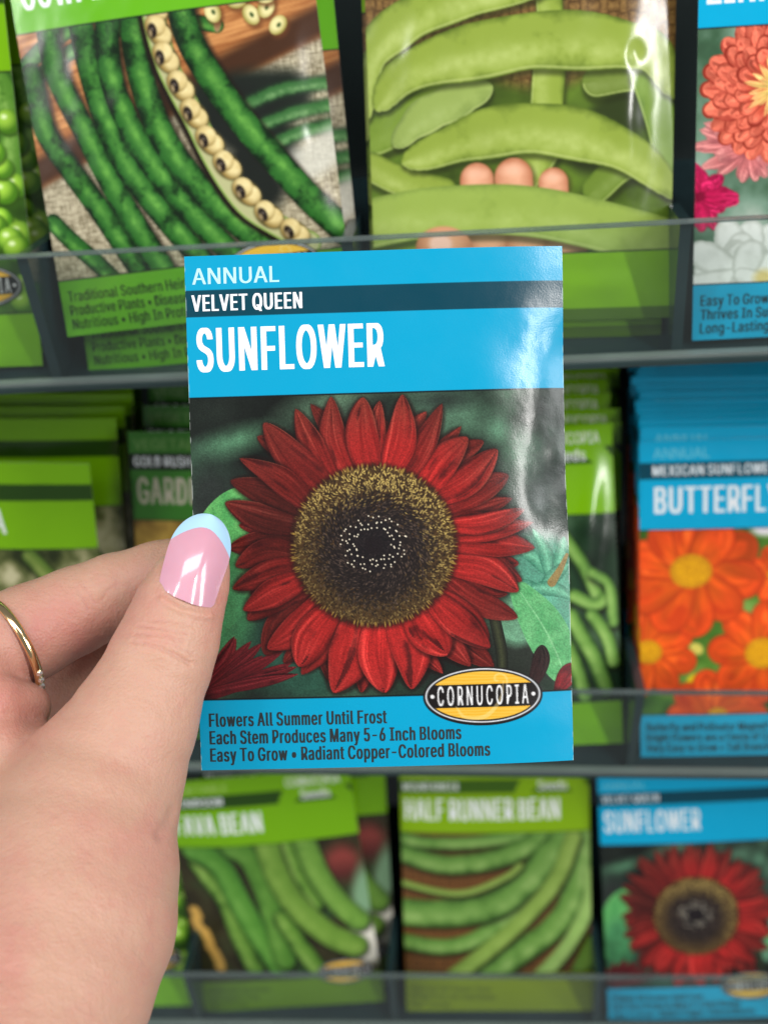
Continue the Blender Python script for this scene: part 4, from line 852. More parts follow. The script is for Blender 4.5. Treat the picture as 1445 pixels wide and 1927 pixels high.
def panel(name, art, y0, y1, zfn, place, mat, parent):
    j0 = int(round(y0 * art.ppm)); j1 = min(art.ny - 1, int(round(y1 * art.ppm)))
    X, Y = np.meshgrid(art.x, art.y[j0:j1 + 1])
    Z = zfn(X, Y)
    me = np_mesh(name, place(X, Y, Z).reshape(-1, 3), quads=grid_quads(art.nx, j1 - j0 + 1))
    set_col(me, s2l(art.a[j0:j1 + 1].reshape(-1, 3)))
    return link_mesh(name, me, mat, parent)

def place_rack(X, Y, Z):     # metres: x right, z up from the bottom edge, front faces -Y
    return np.stack([(X - PW / 2) / 1000, -Z / 1000, (PH - Y) / 1000], -1)

def place_held(X, Y, Z):     # metres: x right, y up, front faces +Z
    return np.stack([(X - PW / 2) / 1000, (PH / 2 - Y) / 1000, Z / 1000], -1)

def pillow(b, seed, wr=0.5, ex=2.2):
    def f(X, Y):
        u = np.clip(np.abs(2 * X / PW - 1), 0, 1); v = np.clip(np.abs(2 * Y / PH - 1), 0, 1)
        e = (1 - u ** ex) * (1 - v ** 3.5)
        n = fbm(X * .05, Y * .028, seed, 3) - .5
        n2 = fbm(X * .14 + Y * .04, Y * .10, seed + 9, 2) - .5
        return b * e + wr * 2.6 * n * (.25 + e) + wr * .7 * n2 * (.3 + e)
    return f

def back_sheet(name, zfn, place, parent, mat, col, depth):
    X, Y = np.meshgrid(np.linspace(0, PW, 42), np.linspace(0, PH, 58))
    u = np.clip(np.abs(2 * X / PW - 1), 0, 1); v = np.clip(np.abs(2 * Y / PH - 1), 0, 1)
    Z = np.minimum(zfn(X, Y) - .12, zfn(X, Y) * 0 - depth * (1 - u ** 3) * (1 - v ** 4) + np.minimum(zfn(X, Y) - .12, 0))
    q = grid_quads(42, 58)[:, ::-1]
    me = np_mesh(name, place(X, Y, Z).reshape(-1, 3), quads=q)
    set_col(me, np.tile(s2l(col), (42 * 58, 1)))
    return link_mesh(name, me, mat, parent)

ROWS = {0: (0.0, 0.0, 0.04589), 1: (-0.16337, -0.01437, 0.0), 2: (-0.34597, -0.01503, 0.02435)}   # height, depth, tilt of each tray
PIT = 0.089; LIP = 0.0419

def row_m(r):
    z, y, rr = ROWS[r]
    return Matrix.Translation((0, y, z)) @ Matrix.Rotation(-rr, 4, 'Y')

def pose_m(r, q):
    x, y, z, lean, roll, yaw = q
    return row_m(r) @ Matrix.Translation((x, y, z)) @ Matrix.Rotation(yaw, 4, 'Z') @ Matrix.Rotation(-lean, 4, 'X') @ Matrix.Rotation(-roll, 4, 'Y')

def rack_packet(art, r, q, label, group, bulge, seed, hb=31.1, cb=98.3, wr=.5, mat=None, dents=()):
    root = empty('seed_packet', pose_m(r, q), label, 'seed packet', group)
    f0 = pillow(bulge, seed, wr)
    f = lambda X, Y: f0(X, Y) + sum(a * np.exp(-((X - x - k * (Y - y)) / sx) ** 2 - ((Y - y) / sy) ** 2) for x, y, sx, sy, a, k in dents)
    mat = mat or M_GLOSS
    panel('header_panel', art, 0, hb, f, place_rack, mat, root)
    panel('picture_panel', art, hb, cb, f, place_rack, mat, root)
    panel('caption_panel', art, cb, PH, f, place_rack, mat, root)
    back_sheet('back_panel', f, place_rack, root, M_PRINT, rgb(214, 216, 210), 1.0)
    return root

def copy_packet(src, r, q, label, group):
    c = src.copy(); COL.objects.link(c); c.matrix_world = pose_m(r, q)
    tag(c, label, 'seed packet', group)
    for ch in src.children:
        d = ch.copy(); COL.objects.link(d); d.parent = c
    return c

# ------------------------------------------------------------------ the rack
def box(V, F, x0, x1, y0, y1, z0, z1):
    b = len(V)
    V += [(x0, y0, z0), (x1, y0, z0), (x1, y1, z0), (x0, y1, z0), (x0, y0, z1), (x1, y0, z1), (x1, y1, z1), (x0, y1, z1)]
    F += [tuple(b + i for i in f) for f in ((0, 3, 2, 1), (4, 5, 6, 7), (0, 1, 5, 4), (1, 2, 6, 5), (2, 3, 7, 6), (3, 0, 4, 7))]

def boxes(name, L, mat, parent, bevel=0.0004, mw=None):
    V, F = [], []
    for b in L: box(V, F, *b)
    me = bpy.data.meshes.new(name); me.from_pydata(V, [], F); me.update()
    o = link_mesh(name, me, mat, parent)
    if bevel:
        m = o.modifiers.new('bevel', 'BEVEL'); m.width = bevel; m.segments = 2; m.limit_method = 'ANGLE'
    if mw is not None: o.matrix_world = mw
    return o

rack = empty('display_rack', Matrix.Identity(4), 'dark seed packet rack with three tiers of clear fronted pockets', 'display rack')
X0, X1 = -0.30, 0.36
boxes('back_panel', [(X0, X1, 0.125, 0.13, -0.52, 0.20)], M_DARK, rack)
for r in ROWS:
    t = boxes('tray', [(X0, X1, 0.0005, 0.12, -0.0027, -0.0016)], M_SMOKE, rack)      # the shelf floor
    t.matrix_local = row_m(r)
    sub = []
    sub.append(boxes('front_lip', [(X0, X1, -0.0016, 0.0, -0.0005, LIP - 0.0006)], M_CLEAR, t, bevel=0))
    sub.append(boxes('lip_edge', [(X0, X1, -0.0018, 0.0002, LIP - 0.0005, LIP)], M_EDGE, t, bevel=0))
    sub.append(boxes('lip_edge', [(X0, X1, -0.0022, 0.0003, -0.0003, 0.0007)], M_EDGE_GLINT, t, bevel=0))  # bottom edge of the lip, its reflected light line painted as a pale strip
    sub.append(boxes('front_rail', [(X0, X1, -0.0026, 0.0004, -0.0026, -0.0004)], M_RAIL, t))
    for d in range(-1, 5):
        x = (d - 1) * PIT
        V = [(x - .0015, .0005, -.0014), (x + .0015, .0005, -.0014), (x + .0015, .036, -.0014), (x - .0015, .036, -.0014),
             (x - .0015, .0005, LIP - .0008), (x + .0015, .0005, LIP - .0008), (x + .0015, .036, LIP - .012), (x - .0015, .036, LIP - .012)]
        me = bpy.data.meshes.new('divider'); me.from_pydata(V, [], [(0, 3, 2, 1), (4, 5, 6, 7), (0, 1, 5, 4), (1, 2, 6, 5), (2, 3, 7, 6), (3, 0, 4, 7)]); me.update()
        link_mesh('divider', me, M_SMOKE, t)

# ------------------------------------------------------------------ packets standing in the rack
HI, LO = 4.4, 2.6
def stack(src, r, q, n, dy, label, group, seed, z0=0.0, dz=0.0, jx=.0015):
    rs = random.Random(seed)
    for k in range(1, n + 1):
        x, y, z, lean, roll, yaw = q
        copy_packet(src, r, (x + rs.uniform(-jx, jx), y + dy * k, z0 + dz * k + rs.uniform(0, .0012), lean + rs.uniform(-.012, .012), rs.uniform(-.01, .01) + roll * .3, yaw + rs.uniform(-.006, .006)), label, group)

G_TOP, G_MID, G_LOW = 'seed packets in the top tier', 'seed packets in the middle tier', 'seed packets in the bottom tier'
Q = dict(
    blackeye=(-0.0421, 0.0050, 0.0148, 0.4989, 0.062, 0.0126), lima=(0.0463, 0.0086, 0.0073, 0.4630, -0.0222, 0.0041), zinnia=(0.1353, 0.0055, 0.0005, 0.3589, -0.0113, 0.0323),
    pea=(-0.1365, 0.0080, 0.0009, 0.4403, -0.0179, -0.0042), butterfly=(0.1348, 0.0070, -0.0006, 0.5469, 0.0247, 0.0067), garden=(-0.0430, 0.0082, 0.0043, 0.4497, 0.0048, -0.0025),
    greenbean=(0.0453, 0.0066, 0.0029, 0.6277, 0.0516, -0.0087), southern=(-0.1374, 0.0075, -0.0006, 0.2818, -0.0147, -0.0091), runner=(0.0465, 0.0048, 0.0022, 0.6178, 0.0, 0.0105),
    fava=(-0.0457, 0.0060, 0.0022, 0.4757, 0.1265, -0.0468), sun=(0.1365, 0.0038, -0.0014, 0.5667, 0.0348, 0.0088))

def build_rack_packets():
    a = art_blackeye(HI)
    p = rack_packet(a, 0, Q['blackeye'], 'green cowpea packet with dark green pods and an opened pod of black-eyed peas', G_TOP, 3.6, 11, dents=((73, 50, 5, 9, 1.1, -.2), (76, 84, 5, 14, 1.0, .1), (78, 66, 3, 5, -.6, 0)))
    x, y, z, l, ro, ya = Q['blackeye']
    copy_packet(p, 0, (x + .0022, y + .0028, -.0008, l, ro * .6, ya), 'green cowpea packet peeking out low behind the front black-eyed pea packet', G_TOP)
    a = art_lima(HI)
    p = rack_packet(a, 0, Q['lima'], 'green packet showing flat pale lima pods held over fingertips', G_TOP, 4.2, 27, hb=23, cb=95.2, wr=.6, dents=((70, 58, 5, 26, 1.5, -.03), (13, 44, 4, 14, .8, -.15), (72, 43, 2.2, 3, -.6, 0), (60, 104, 10, 3.5, .9, 0), (40, 108, 14, 2, .6, 0)))
    x, y, z, l, ro, ya = Q['lima']
    copy_packet(p, 0, (x - .0016, y + .0034, -.001, l, ro, ya), 'green flat pod packet sticking out low behind the front lima packet', G_TOP)
    a = art_zinnia(HI)
    p = rack_packet(a, 0, Q['zinnia'], 'blue packet with coral, magenta and white zinnia blooms', G_TOP, 2.0, 31, wr=.5, dents=((12, 66, 9, 8, 1.2, .2),))
    a = art_pea(HI * .8)
    p = rack_packet(a, 0, Q['pea'], 'bright green packet covered in round shelled peas at the upper left', G_TOP, 3.6, 41, wr=.6, dents=((72, 88, 7, 12, 1.6, 0), (76, 58, 5, 8, 1.2, 0), (66, 112, 12, 4, .8, 0)))
    x, y, z, l, ro, ya = Q['pea']
    copy_packet(p, 0, (x + .004, y + .009, -.001, l, ro, ya), 'green shelled pea packet showing at the right edge behind the front pea packet', G_TOP)
    q = (-.1345, .0062, .002, .58, .0, 0)
    copy_packet(p, 2, q, 'green pea packet with an oval gold badge, bottom tier behind the hand', G_LOW)
    # middle tier
    a = art_southern(LO)
    p = rack_packet(a, 1, Q['southern'], 'lime green packet with dark stripe at the left, front of its middle tier pocket', G_MID, 3.2, 51)
    q = list(Q['southern']); q[0] += .006; q[3] = .42
    stack(p, 1, q, 5, .0082, 'lime green packet standing in the stack behind the front left middle tier packet', 'lime green packets stacked in the left middle pocket', 5, z0=.004, jx=.002)
    a = art_garden(LO)
    p = rack_packet(a, 1, Q['garden'], 'dark green packet lettered GOLD RUSH half hidden behind the held packet', G_MID, 3.0, 61)
    stack(p, 1, Q['garden'], 2, .016, 'dark green packet in shadow behind the one lettered GOLD RUSH', 'shaded packets behind the gold bean packet', 6, z0=.002)
    a = art_greenbean(LO)
    p = rack_packet(a, 1, Q['greenbean'], 'green string bean packet just right of the held packet, front of its pocket', G_MID, 3.6, 71, wr=.6, dents=((74, 34, 4, 18, 1.4, -.12),))
    stack(p, 1, Q['greenbean'], 5, .0085, 'green string bean packet in the stack behind the front one right of the held packet', 'string bean packets stacked in one pocket', 7, z0=-.001, jx=.002)
    a = art_butterfly(LO * 1.3)
    p = rack_packet(a, 1, Q['butterfly'], 'blue packet with orange daisy-like flowers and yellow centres', G_MID, 1.4, 81, wr=.4, dents=((50, -1, 30, 2.2, .6, 0),))
    stack(p, 1, Q['butterfly'], 13, .0042, 'blue packet in the deep stack behind the orange flower packet', 'blue packets stacked behind the orange flower packet', 8, z0=.0005, jx=.0022)
    # bottom tier
    a = art_fava(LO)
    p = rack_packet(a, 2, Q['fava'], 'tilted green fava bean packet with fat pods and red onion beside the wrist', G_LOW, 3.6, 91)
    x, y, z, l, ro, ya = Q['fava']
    copy_packet(p, 2, (x + .004, y + .011, .001, l + .07, .02, 0), 'upright green fava bean packet behind the tilted fava packet', G_LOW)
    a = art_runner(LO)
    p = rack_packet(a, 2, Q['runner'], 'green half runner bean packet with long pods on a woven mat', G_LOW, 3.2, 101)
    x, y, z, l, ro, ya = Q['runner']
    copy_packet(p, 2, (x, y + .0055, -.001, l, ro, ya), 'green bean packet peeking out low behind the half runner packet', G_LOW)
    a = art_sunflower(LO, True)
    p = rack_packet(a, 2, Q['sun'], 'blue red sunflower packet standing in the bottom right pocket', G_LOW, 1.4, 111, wr=.4)
    x, y, z, l, ro, ya = Q['sun']
    copy_packet(p, 2, (x + .001, y + .006, 0, l, ro, ya), 'blue packet right behind the rack copy of the red sunflower packet', G_LOW)
build_rack_packets()

# ------------------------------------------------------------------ the packet in the hand
HELD_M = CAM_M @ Matrix.Translation((-0.00083, 0.00035, -0.29356)) @ (Matrix.Rotation(0.02703, 4, 'Z') @ Matrix.Rotation(-0.01876, 4, 'Y') @ Matrix.Rotation(0.03961, 4, 'X'))

def held_z(X, Y):
    X = np.asarray(X, np.float64); Y = np.asarray(Y, np.float64)
    u = 2 * X / PW - 1; v = 2 * Y / PH - 1
    z = .7 * (1 - u * u) * (1 - .3 * v * v)
    e = np.clip((X - 62) / 21, 0, 1)
    xs_ = X - 72.5 - 1.0 * np.sin(Y * .11)
    z = z - .27 * (np.sqrt(xs_ ** 2 + 22) + xs_) * .5 * sm(4, 26, Y) * sm(68, 50, Y) - 1.5 * e ** 2
    g = lambda x, y, sx, sy, a: a * np.exp(-((X - x) / sx) ** 2 - ((Y - y) / sy) ** 2)
    z = z + g(77, 37, 4.5, 9, .45) + g(73, 22, 6, 7, -.25) + g(79, 55, 4, 8, -.35) + g(81, 45, 2.5, 3, .3) + g(72, 104, 7, 4, .25)
    m = sm(64, 79, X) * sm(4, 20, Y) * sm(84, 60, Y)
    z = z + m * (.6 * (fbm(X * .10, Y * .07, 201, 2) - .5) + .07 * (fbm(X * .45, Y * .35, 210, 2) - .5))
    z = z + .5 * (fbm(X * .035, Y * .03, 220, 3) - .5) + .02 * (fbm(X * .4, Y * .4, 230, 2) - .5)
    return z

def held_packet():
    A = art_sunflower(8.0, False)
    # worn pale paper at the cut edges
    ns = np.random.RandomState(3)
    for i in (0, 1, A.nx - 2, A.nx - 1):
        m = (vnoise(np.arange(A.ny) * .09, np.zeros(A.ny), 41) > (.62 if i in (1, A.nx - 2) else .38)).astype(np.float32) * (.75 if i in (0, A.nx - 1) else .5)
        A.a[:, i] = A.a[:, i] * (1 - m[:, None]) + rgb(216, 220, 216) * m[:, None]
    root = empty('seed_packet', HELD_M, 'blue seed packet with a large dark red sunflower, held up by the hand', 'seed packet')
    for nm, y0, y1 in (('header_panel', 0, 31.1), ('picture_panel', 31.1, 98.3), ('caption_panel', 98.3, PH)):
        panel(nm, A, y0, y1, held_z, place_held, M_PRINT, root)
    back_sheet('back_panel', held_z, place_held, root, M_PRINT, rgb(222, 224, 218), .8)
    # oval badge, a hair above the paper
    nr, na = 60, 200
    rr, th = np.meshgrid(np.linspace(.0, 1, nr), np.linspace(0, 2 * math.pi, na))
    bx = 63.1 + 13.3 * rr * np.cos(th); by = 98.65 + 6.6 * rr * np.sin(th)
    fi = np.clip(bx * A.ppm, 0, A.nx - 1.001); fj = np.clip(by * A.ppm, 0, A.ny - 1.001)
    i0, j0 = fi.astype(int), fj.astype(int); fx, fy = (fi - i0)[..., None], (fj - j0)[..., None]
    cc = (A.a[j0, i0] * (1 - fx) + A.a[j0, i0 + 1] * fx) * (1 - fy) + (A.a[j0 + 1, i0] * (1 - fx) + A.a[j0 + 1, i0 + 1] * fx) * fy
    me = np_mesh('logo_badge', place_held(bx, by, held_z(bx, by) + .05).reshape(-1, 3), quads=grid_quads(nr, na)[:, ::1])
    set_col(me, s2l(cc.reshape(-1, 3)))
    link_mesh('logo_badge', me, M_PRINT, root)
    def letters(name, t, x, base, cap, wd, mat, bold, xs=.6):
        v, tr, w0 = text_geo(t, bold, xs)
        lay = np.repeat(np.arange(5 if bold else 1), len(v) // (5 if bold else 1))
        px = x + v[:, 0] * wd / w0; py = base - v[:, 1] * cap
        me = np_mesh(name, place_held(px, py, held_z(px, py) + .06 + .004 * lay), tris=tr, smooth=False)
        link_mesh(name, me, mat, root)
    letters('heading_lettering', 'ANNUAL', 1.6, 6.2, 3.5, 19.2, M_PALE, .03, 1.0)
    letters('variety_lettering', 'VELVET QUEEN', 1.3, 12.1, 3.55, 24.4, M_WHITE, .046)
    letters('title_lettering', 'SUNFLOWER', 2.0, 25.35, 9.5, 41.4, M_WHITE, .037, .44)
    letters('caption_lettering', 'Flowers All Summer Until Frost', 2.1, 104.25, 3.0, 39.6, M_BLACK, .044, .54)
    letters('caption_lettering', 'Each Stem Produces Many 5-6 Inch Blooms', 2.1, 108.2, 3.0, 56, M_BLACK, .044, .54)
    letters('caption_lettering', 'Easy To Grow \u2022 Radiant Copper-Colored Blooms', 2.1, 112.1, 3.0, 62.3, M_BLACK, .044, .54)
    return root
held_packet()

# ------------------------------------------------------------------ the hand
D0 = 293.6
def PX(px, py, Z):
    k = (D0 - Z) / 2500.0
    return np.array([(px - 722.5) * k, (963.5 - py) * k, Z])
HAND_M = CAM_M @ Matrix.Translation((0, 0, -D0 / 1000))

def smin(a, b, k):
    h = np.clip(.5 + .5 * (b - a) / k, 0, 1)
    return b * (1 - h) + a * h - k * h * (1 - h)

def hand_mesh():
    H = 0.75
    lo = np.array([-135, -215, -62.]); hi = np.array([-26, 8, 92.])
    n = ((hi - lo) / H).astype(int) + 1
    ax = [lo[i] + H * np.arange(n[i]) for i in range(3)]
    def chain(pts, zs=1.0):
        """pts: (px, py, Z, radius px) -> sdf of a chain of round cones"""
        D = np.full(n, 60.0, np.float32)
        C = []
        for px, py, Z, r in pts: C.append((PX(px, py, Z), r * (D0 - Z) / 2500.0))
        for (a, ra), (b, rb) in zip(C[:-1], C[1:]):
            R = max(ra, rb) + 14
            l = np.minimum(a, b) - R; h = np.maximum(a, b) + R
            i0 = np.clip(((l - lo) / H).astype(int), 0, n - 1); i1 = np.clip(((h - lo) / H).astype(int) + 2, 1, n)
            if np.any(i1 <= i0): continue
            X = ax[0][i0[0]:i1[0], None, None]; Y = ax[1][None, i0[1]:i1[1], None]; Z = ax[2][None, None, i0[2]:i1[2]]
            d = b - a; l2 = float(d @ d)
            t = np.clip(((X - a[0]) * d[0] + (Y - a[1]) * d[1] + (Z - a[2]) * d[2]) / l2, 0, 1)
            ex = X - a[0] - t * d[0]; ey = Y - a[1] - t * d[1]; ez = (Z - a[2] - t * d[2]) * zs
            q = np.sqrt(ex * ex + ey * ey + ez * ez) - (ra + (rb - ra) * t)
            sl = tuple(slice(i0[i], i1[i]) for i in range(3))
            D[sl] = smin(D[sl], q.astype(np.float32), 1.2)
        return D
    thumb = chain([(384, 1032, 7.0, 38), (376, 1062, 7.4, 56), (358, 1100, 7.8, 74), (337, 1145, 8.4, 84), (322, 1195, 9.4, 92), (302, 1245, 10.5, 99), (276, 1305, 11.5, 104), (246, 1370, 12.5, 112), (205, 1450, 13, 135)], zs=1.12)
    thenar = chain([(246, 1375, 13, 112), (205, 1450, 14, 138), (165, 1540, 18, 168), (140, 1640, 23, 196), (125, 1735, 29, 205), (85, 1850, 37, 205), (20, 2000, 48, 205), (-70, 2160, 62, 200), (-150, 2300, 76, 195)], zs=1.0)
    palm = chain([(20, 1480, 2, 110), (-30, 1600, 8, 150), (-40, 1760, 20, 190), (-90, 1900, 34, 190), (-150, 2100, 54, 190)])
    index = chain([(-150, 1290, 1, 104), (-30, 1225, -6, 96), (60, 1188, -9.5, 90), (140, 1150, -11.5, 82), (215, 1118, -12.2, 76), (300, 1090, -12.2, 72), (390, 1066, -11.4, 66), (440, 1052, -10.8, 52)])
    middle = chain([(-150, 1370, -8, 100), (-20, 1345, -18, 90), (80, 1300, -25, 80), (170, 1240, -27, 76), (260, 1190, -26, 72), (350, 1160, -22, 66), (400, 1140, -18, 58)])
    ring = chain([(-190, 1420, -8, 96), (-90, 1420, -22, 88), (-30, 1400, -34, 78), (-50, 1350, -44, 72), (-100, 1330, -46, 60)])
    pinky = chain([(-230, 1480, -4, 86), (-140, 1480, -16, 76), (-90, 1460, -28, 66), (-110, 1420, -36, 58)])
    foldA = chain([(-110, 1262, 4, 78), (-48, 1256, 1, 62), (-8, 1286, -3, 44)])
    foldB = chain([(-100, 1335, 8, 78), (-10, 1322, 5, 56), (52, 1330, -1, 46)])
    web = chain([(-100, 1420, 12, 80), (0, 1408, 8, 60), (70, 1402, 3, 42)])
    D = smin(thumb, thenar, 5.0)
    D = smin(D, palm, 12.0)
    F = smin(foldA, foldB, 1.2); F = smin(F, web, 1.5)
    I = smin(index, foldA, 1.6)
    D = smin(D, web, 2.2)
    D = smin(D, F, 1.2)
    D = smin(D, I, 1.4)
    D = smin(D, middle, 1.6)
    D = smin(D, smin(ring, pinky, 2.0), 2.0)
    # slight pinch where the wrist starts
    # ---- surface nets
    s = D < 0
    cells = tuple(np.array(D.shape) - 1)
    acc = np.zeros(cells + (3,), np.float32); cnt = np.zeros(cells, np.float32)
    for axis in range(3):
        oth = [i for i in range(3) if i != axis]
        for o1 in (0, 1):
            for o2 in (0, 1):
                sa = [slice(0, -1)] * 3; sb = [slice(0, -1)] * 3
                sb[axis] = slice(1, None)
                for o, i in ((o1, oth[0]), (o2, oth[1])):
                    if o: sa[i] = slice(1, None); sb[i] = slice(1, None)
                va, vb = D[tuple(sa)], D[tuple(sb)]
                m = (va < 0) != (vb < 0)
                t = va[m] / (va[m] - vb[m])
                p = np.zeros((t.size, 3), np.float32); p[:, axis] = t; p[:, oth[0]] = o1; p[:, oth[1]] = o2
                acc[m] += p; cnt[m] += 1
    act = cnt > 0
    idx = np.full(cells, -1, np.int32); idx[act] = np.arange(act.sum())
    ijk = np.argwhere(act)
    V = (ijk + acc[act] / cnt[act][:, None]) * H + lo
    quads = []
    for axis in range(3):
        oth = [i for i in range(3) if i != axis]
        a = [slice(1, -1)] * 3; b = [slice(1, -1)] * 3
        a[axis] = slice(0, -1); b[axis] = slice(1, None)
        A_, B_ = s[tuple(a)], s[tuple(b)]
        e = np.argwhere(A_ != B_)
        off = np.ones(3, int); off[axis] = 0
        e = e + off
        flip = s[tuple(e.T)]
        c = []
        for d1, d2 in ((-1, -1), (0, -1), (0, 0), (-1, 0)):
            k = e.copy(); k[:, oth[0]] += d1; k[:, oth[1]] += d2; c.append(idx[tuple(k.T)])
        q = np.stack(c, 1)
        if axis == 1: flip = ~flip
        q = np.where(flip[:, None], q, q[:, ::-1]); quads.append(q)
    quads = np.concatenate(quads)
    return V, quads

V, quads = hand_mesh()

def project(V):       # hand-space mm -> photograph pixels, only used to lay creases along the modelled skin
    k = 2500.0 / (D0 - V[:, 2])
    return 722.5 + V[:, 0] * k, 963.5 - V[:, 1] * k

def smooth_mesh(V, quads, it=6):
    V = V.copy(); nv = len(V)
    e = np.concatenate([quads[:, [0, 1]], quads[:, [1, 2]], quads[:, [2, 3]], quads[:, [3, 0]]])
    for _ in range(it):
        acc = np.zeros_like(V); cnt = np.zeros(nv)
        for a, b in ((0, 1), (1, 0)):
            for k in range(3): acc[:, k] += np.bincount(e[:, a], V[e[:, b], k], nv)
            cnt += np.bincount(e[:, a], minlength=nv)
        V = V * .5 + .5 * acc / cnt[:, None]
    return V

V = smooth_mesh(V, quads, 5)
me0 = np_mesh('hand', V / 1000, quads=quads)
tmp = bpy.data.objects.new('tmp', me0); COL.objects.link(tmp)
ms = tmp.modifiers.new('s', 'SUBSURF'); ms.levels = 1
dg = bpy.context.evaluated_depsgraph_get(); dg.update()
hand_me = bpy.data.meshes.new_from_object(tmp.evaluated_get(dg))
bpy.data.objects.remove(tmp)
nv = len(hand_me.vertices)
co = np.zeros(nv * 3, np.float32); hand_me.vertices.foreach_get('co', co); co = co.reshape(-1, 3) * 1000
nr = np.zeros(nv * 3, np.float32); hand_me.vertices.foreach_get('normal', nr); nr = nr.reshape(-1, 3)
px, py = project(co)
front = sm(.05, .4, nr[:, 2])
def near_line(pts, w):
    C = spline(pts, 20); best = np.full(nv, 1e9)
    for a, b in zip(C[:-1], C[1:]):
        d = b - a; t = np.clip(((px - a[0]) * d[0] + (py - a[1]) * d[1]) / float(d @ d), 0, 1)
        best = np.minimum(best, np.hypot(px - a[0] - t * d[0], py - a[1] - t * d[1]))
    return np.exp(-(best / w) ** 2)
disp = np.zeros(nv); red = np.zeros(nv)
for pts, w, d in (([(250, 1208), (290, 1216), (330, 1232), (358, 1250)], 4, .32), ([(256, 1192), (300, 1196), (345, 1208)], 3.5, .2), ([(262, 1178), (310, 1184), (352, 1192)], 3.5, .16),
                  ([(285, 1206), (330, 1216), (362, 1230)], 3, .16), ([(290, 1168), (330, 1170), (362, 1178)], 3.5, .12), ([(300, 1224), (340, 1240), (372, 1250)], 3, .1),
                  ([(147, 1112), (158, 1128), (166, 1146)], 3.5, .25), ([(160, 1104), (172, 1120), (178, 1134)], 3.5, .2), ([(190, 1130), (205, 1110), (222, 1098)], 4, .12),
                  ([(330, 1525), (322, 1545), (306, 1570)], 12, .9)):
    g = near_line(pts, w) * front; disp -= d * g; red += .5 * g
G0 = lambda x, y, sx, sy: np.exp(-((px - x) / sx) ** 2 - ((py - y) / sy) ** 2)
# soft knuckle swelling and mottled skin relief
disp += .5 * np.exp(-((px - 300) / 60) ** 2 - ((py - 1205) / 34) ** 2) * front
fine = (vnoise((px * .96 + py * .28) * .05, (py * .96 - px * .28) * .28, 341) - .5) * (G0(300, 1205, 75, 45) + .6 * G0(150, 1125, 50, 50)) + (vnoise((px * .9 + py * .4) * .11, (py * .9 - px * .4) * .11, 343) - .5) * .25
disp += .26 * fine * front
disp += .5 * near_line([(306, 1128), (330, 1144), (358, 1154), (394, 1160)], 8) * front
disp += .25 * (fbm(px * .03, py * .03, 301, 3) - .5)
co2 = co + nr * disp[:, None]
hand_me.vertices.foreach_set('co', (co2 / 1000).astype(np.float32).ravel()); hand_me.update()
G = lambda x, y, sx, sy: np.exp(-((px - x) / sx) ** 2 - ((py - y) / sy) ** 2)
blush = .75 * G(120, 1180, 110, 60) + .8 * G(20, 1300, 110, 90) + .45 * G(290, 1120, 60, 60) + .3 * G(300, 1640, 120, 160) + .5 * G(20, 1800, 60, 140) + .5 * G(400, 1100, 30, 80) + .25 * G(300, 1200, 60, 30)
blush = np.clip(blush + red * .3 + .7 * (fbm(px * .012, py * .012, 310, 4) - .5) + .35 * (fbm(px * .06, py * .06, 320, 3) - .5), 0, 1)
at = hand_me.attributes.new('blush', 'FLOAT', 'POINT'); at.data.foreach_set('value', blush.astype(np.float32))

def skin_mat():
    m, N, L, b = new_mat('skin')
    at = N.new('ShaderNodeAttribute'); at.attribute_name = 'blush'
    tc = N.new('ShaderNodeTexCoord')
    mot = N.new('ShaderNodeTexNoise'); mot.inputs['Scale'].default_value = 220; mot.inputs['Detail'].default_value = 4
    L.new(tc.outputs['Object'], mot.inputs['Vector'])
    add = N.new('ShaderNodeMath'); add.operation = 'MULTIPLY_ADD'; add.inputs[1].default_value = .5
    L.new(mot.outputs['Fac'], add.inputs[0]); L.new(at.outputs['Fac'], add.inputs[2])
    sub = N.new('ShaderNodeMath'); sub.operation = 'SUBTRACT'; sub.inputs[1].default_value = .25; L.new(add.outputs[0], sub.inputs[0])
    cr = N.new('ShaderNodeValToRGB')
    cr.color_ramp.elements[0].color = (0.50, 0.288, 0.208, 1); cr.color_ramp.elements[1].color = (0.49, 0.196, 0.162, 1)
    L.new(sub.outputs[0], cr.inputs[0]); L.new(cr.outputs[0], b.inputs['Base Color'])
    b.inputs['Roughness'].default_value = .48; b.inputs['Specular IOR Level'].default_value = .35
    b.inputs['Subsurface Weight'].default_value = .35
    b.inputs['Subsurface Radius'].default_value = (1.0, .35, .18); b.inputs['Subsurface Scale'].default_value = .0035
    vo = N.new('ShaderNodeTexVoronoi'); vo.inputs['Scale'].default_value = 1700; L.new(tc.outputs['Object'], vo.inputs['Vector'])
    n2 = N.new('ShaderNodeTexNoise'); n2.inputs['Scale'].default_value = 900; n2.inputs['Detail'].default_value = 3; L.new(tc.outputs['Object'], n2.inputs['Vector'])
    ad = N.new('ShaderNodeMath'); ad.operation = 'ADD'; L.new(vo.outputs['Distance'], ad.inputs[0]); L.new(n2.outputs['Fac'], ad.inputs[1])
    bp = N.new('ShaderNodeBump'); bp.inputs['Strength'].default_value = .4; bp.inputs['Distance'].default_value = .00022
    L.new(ad.outputs[0], bp.inputs['Height']); L.new(bp.outputs['Normal'], b.inputs['Normal'])
    return m

hand = link_mesh('person', hand_me, skin_mat())
hand.matrix_world = HAND_M
tag(hand, 'left hand pinching the sunflower packet, pink nail with pale blue tip, gold ring', 'person')

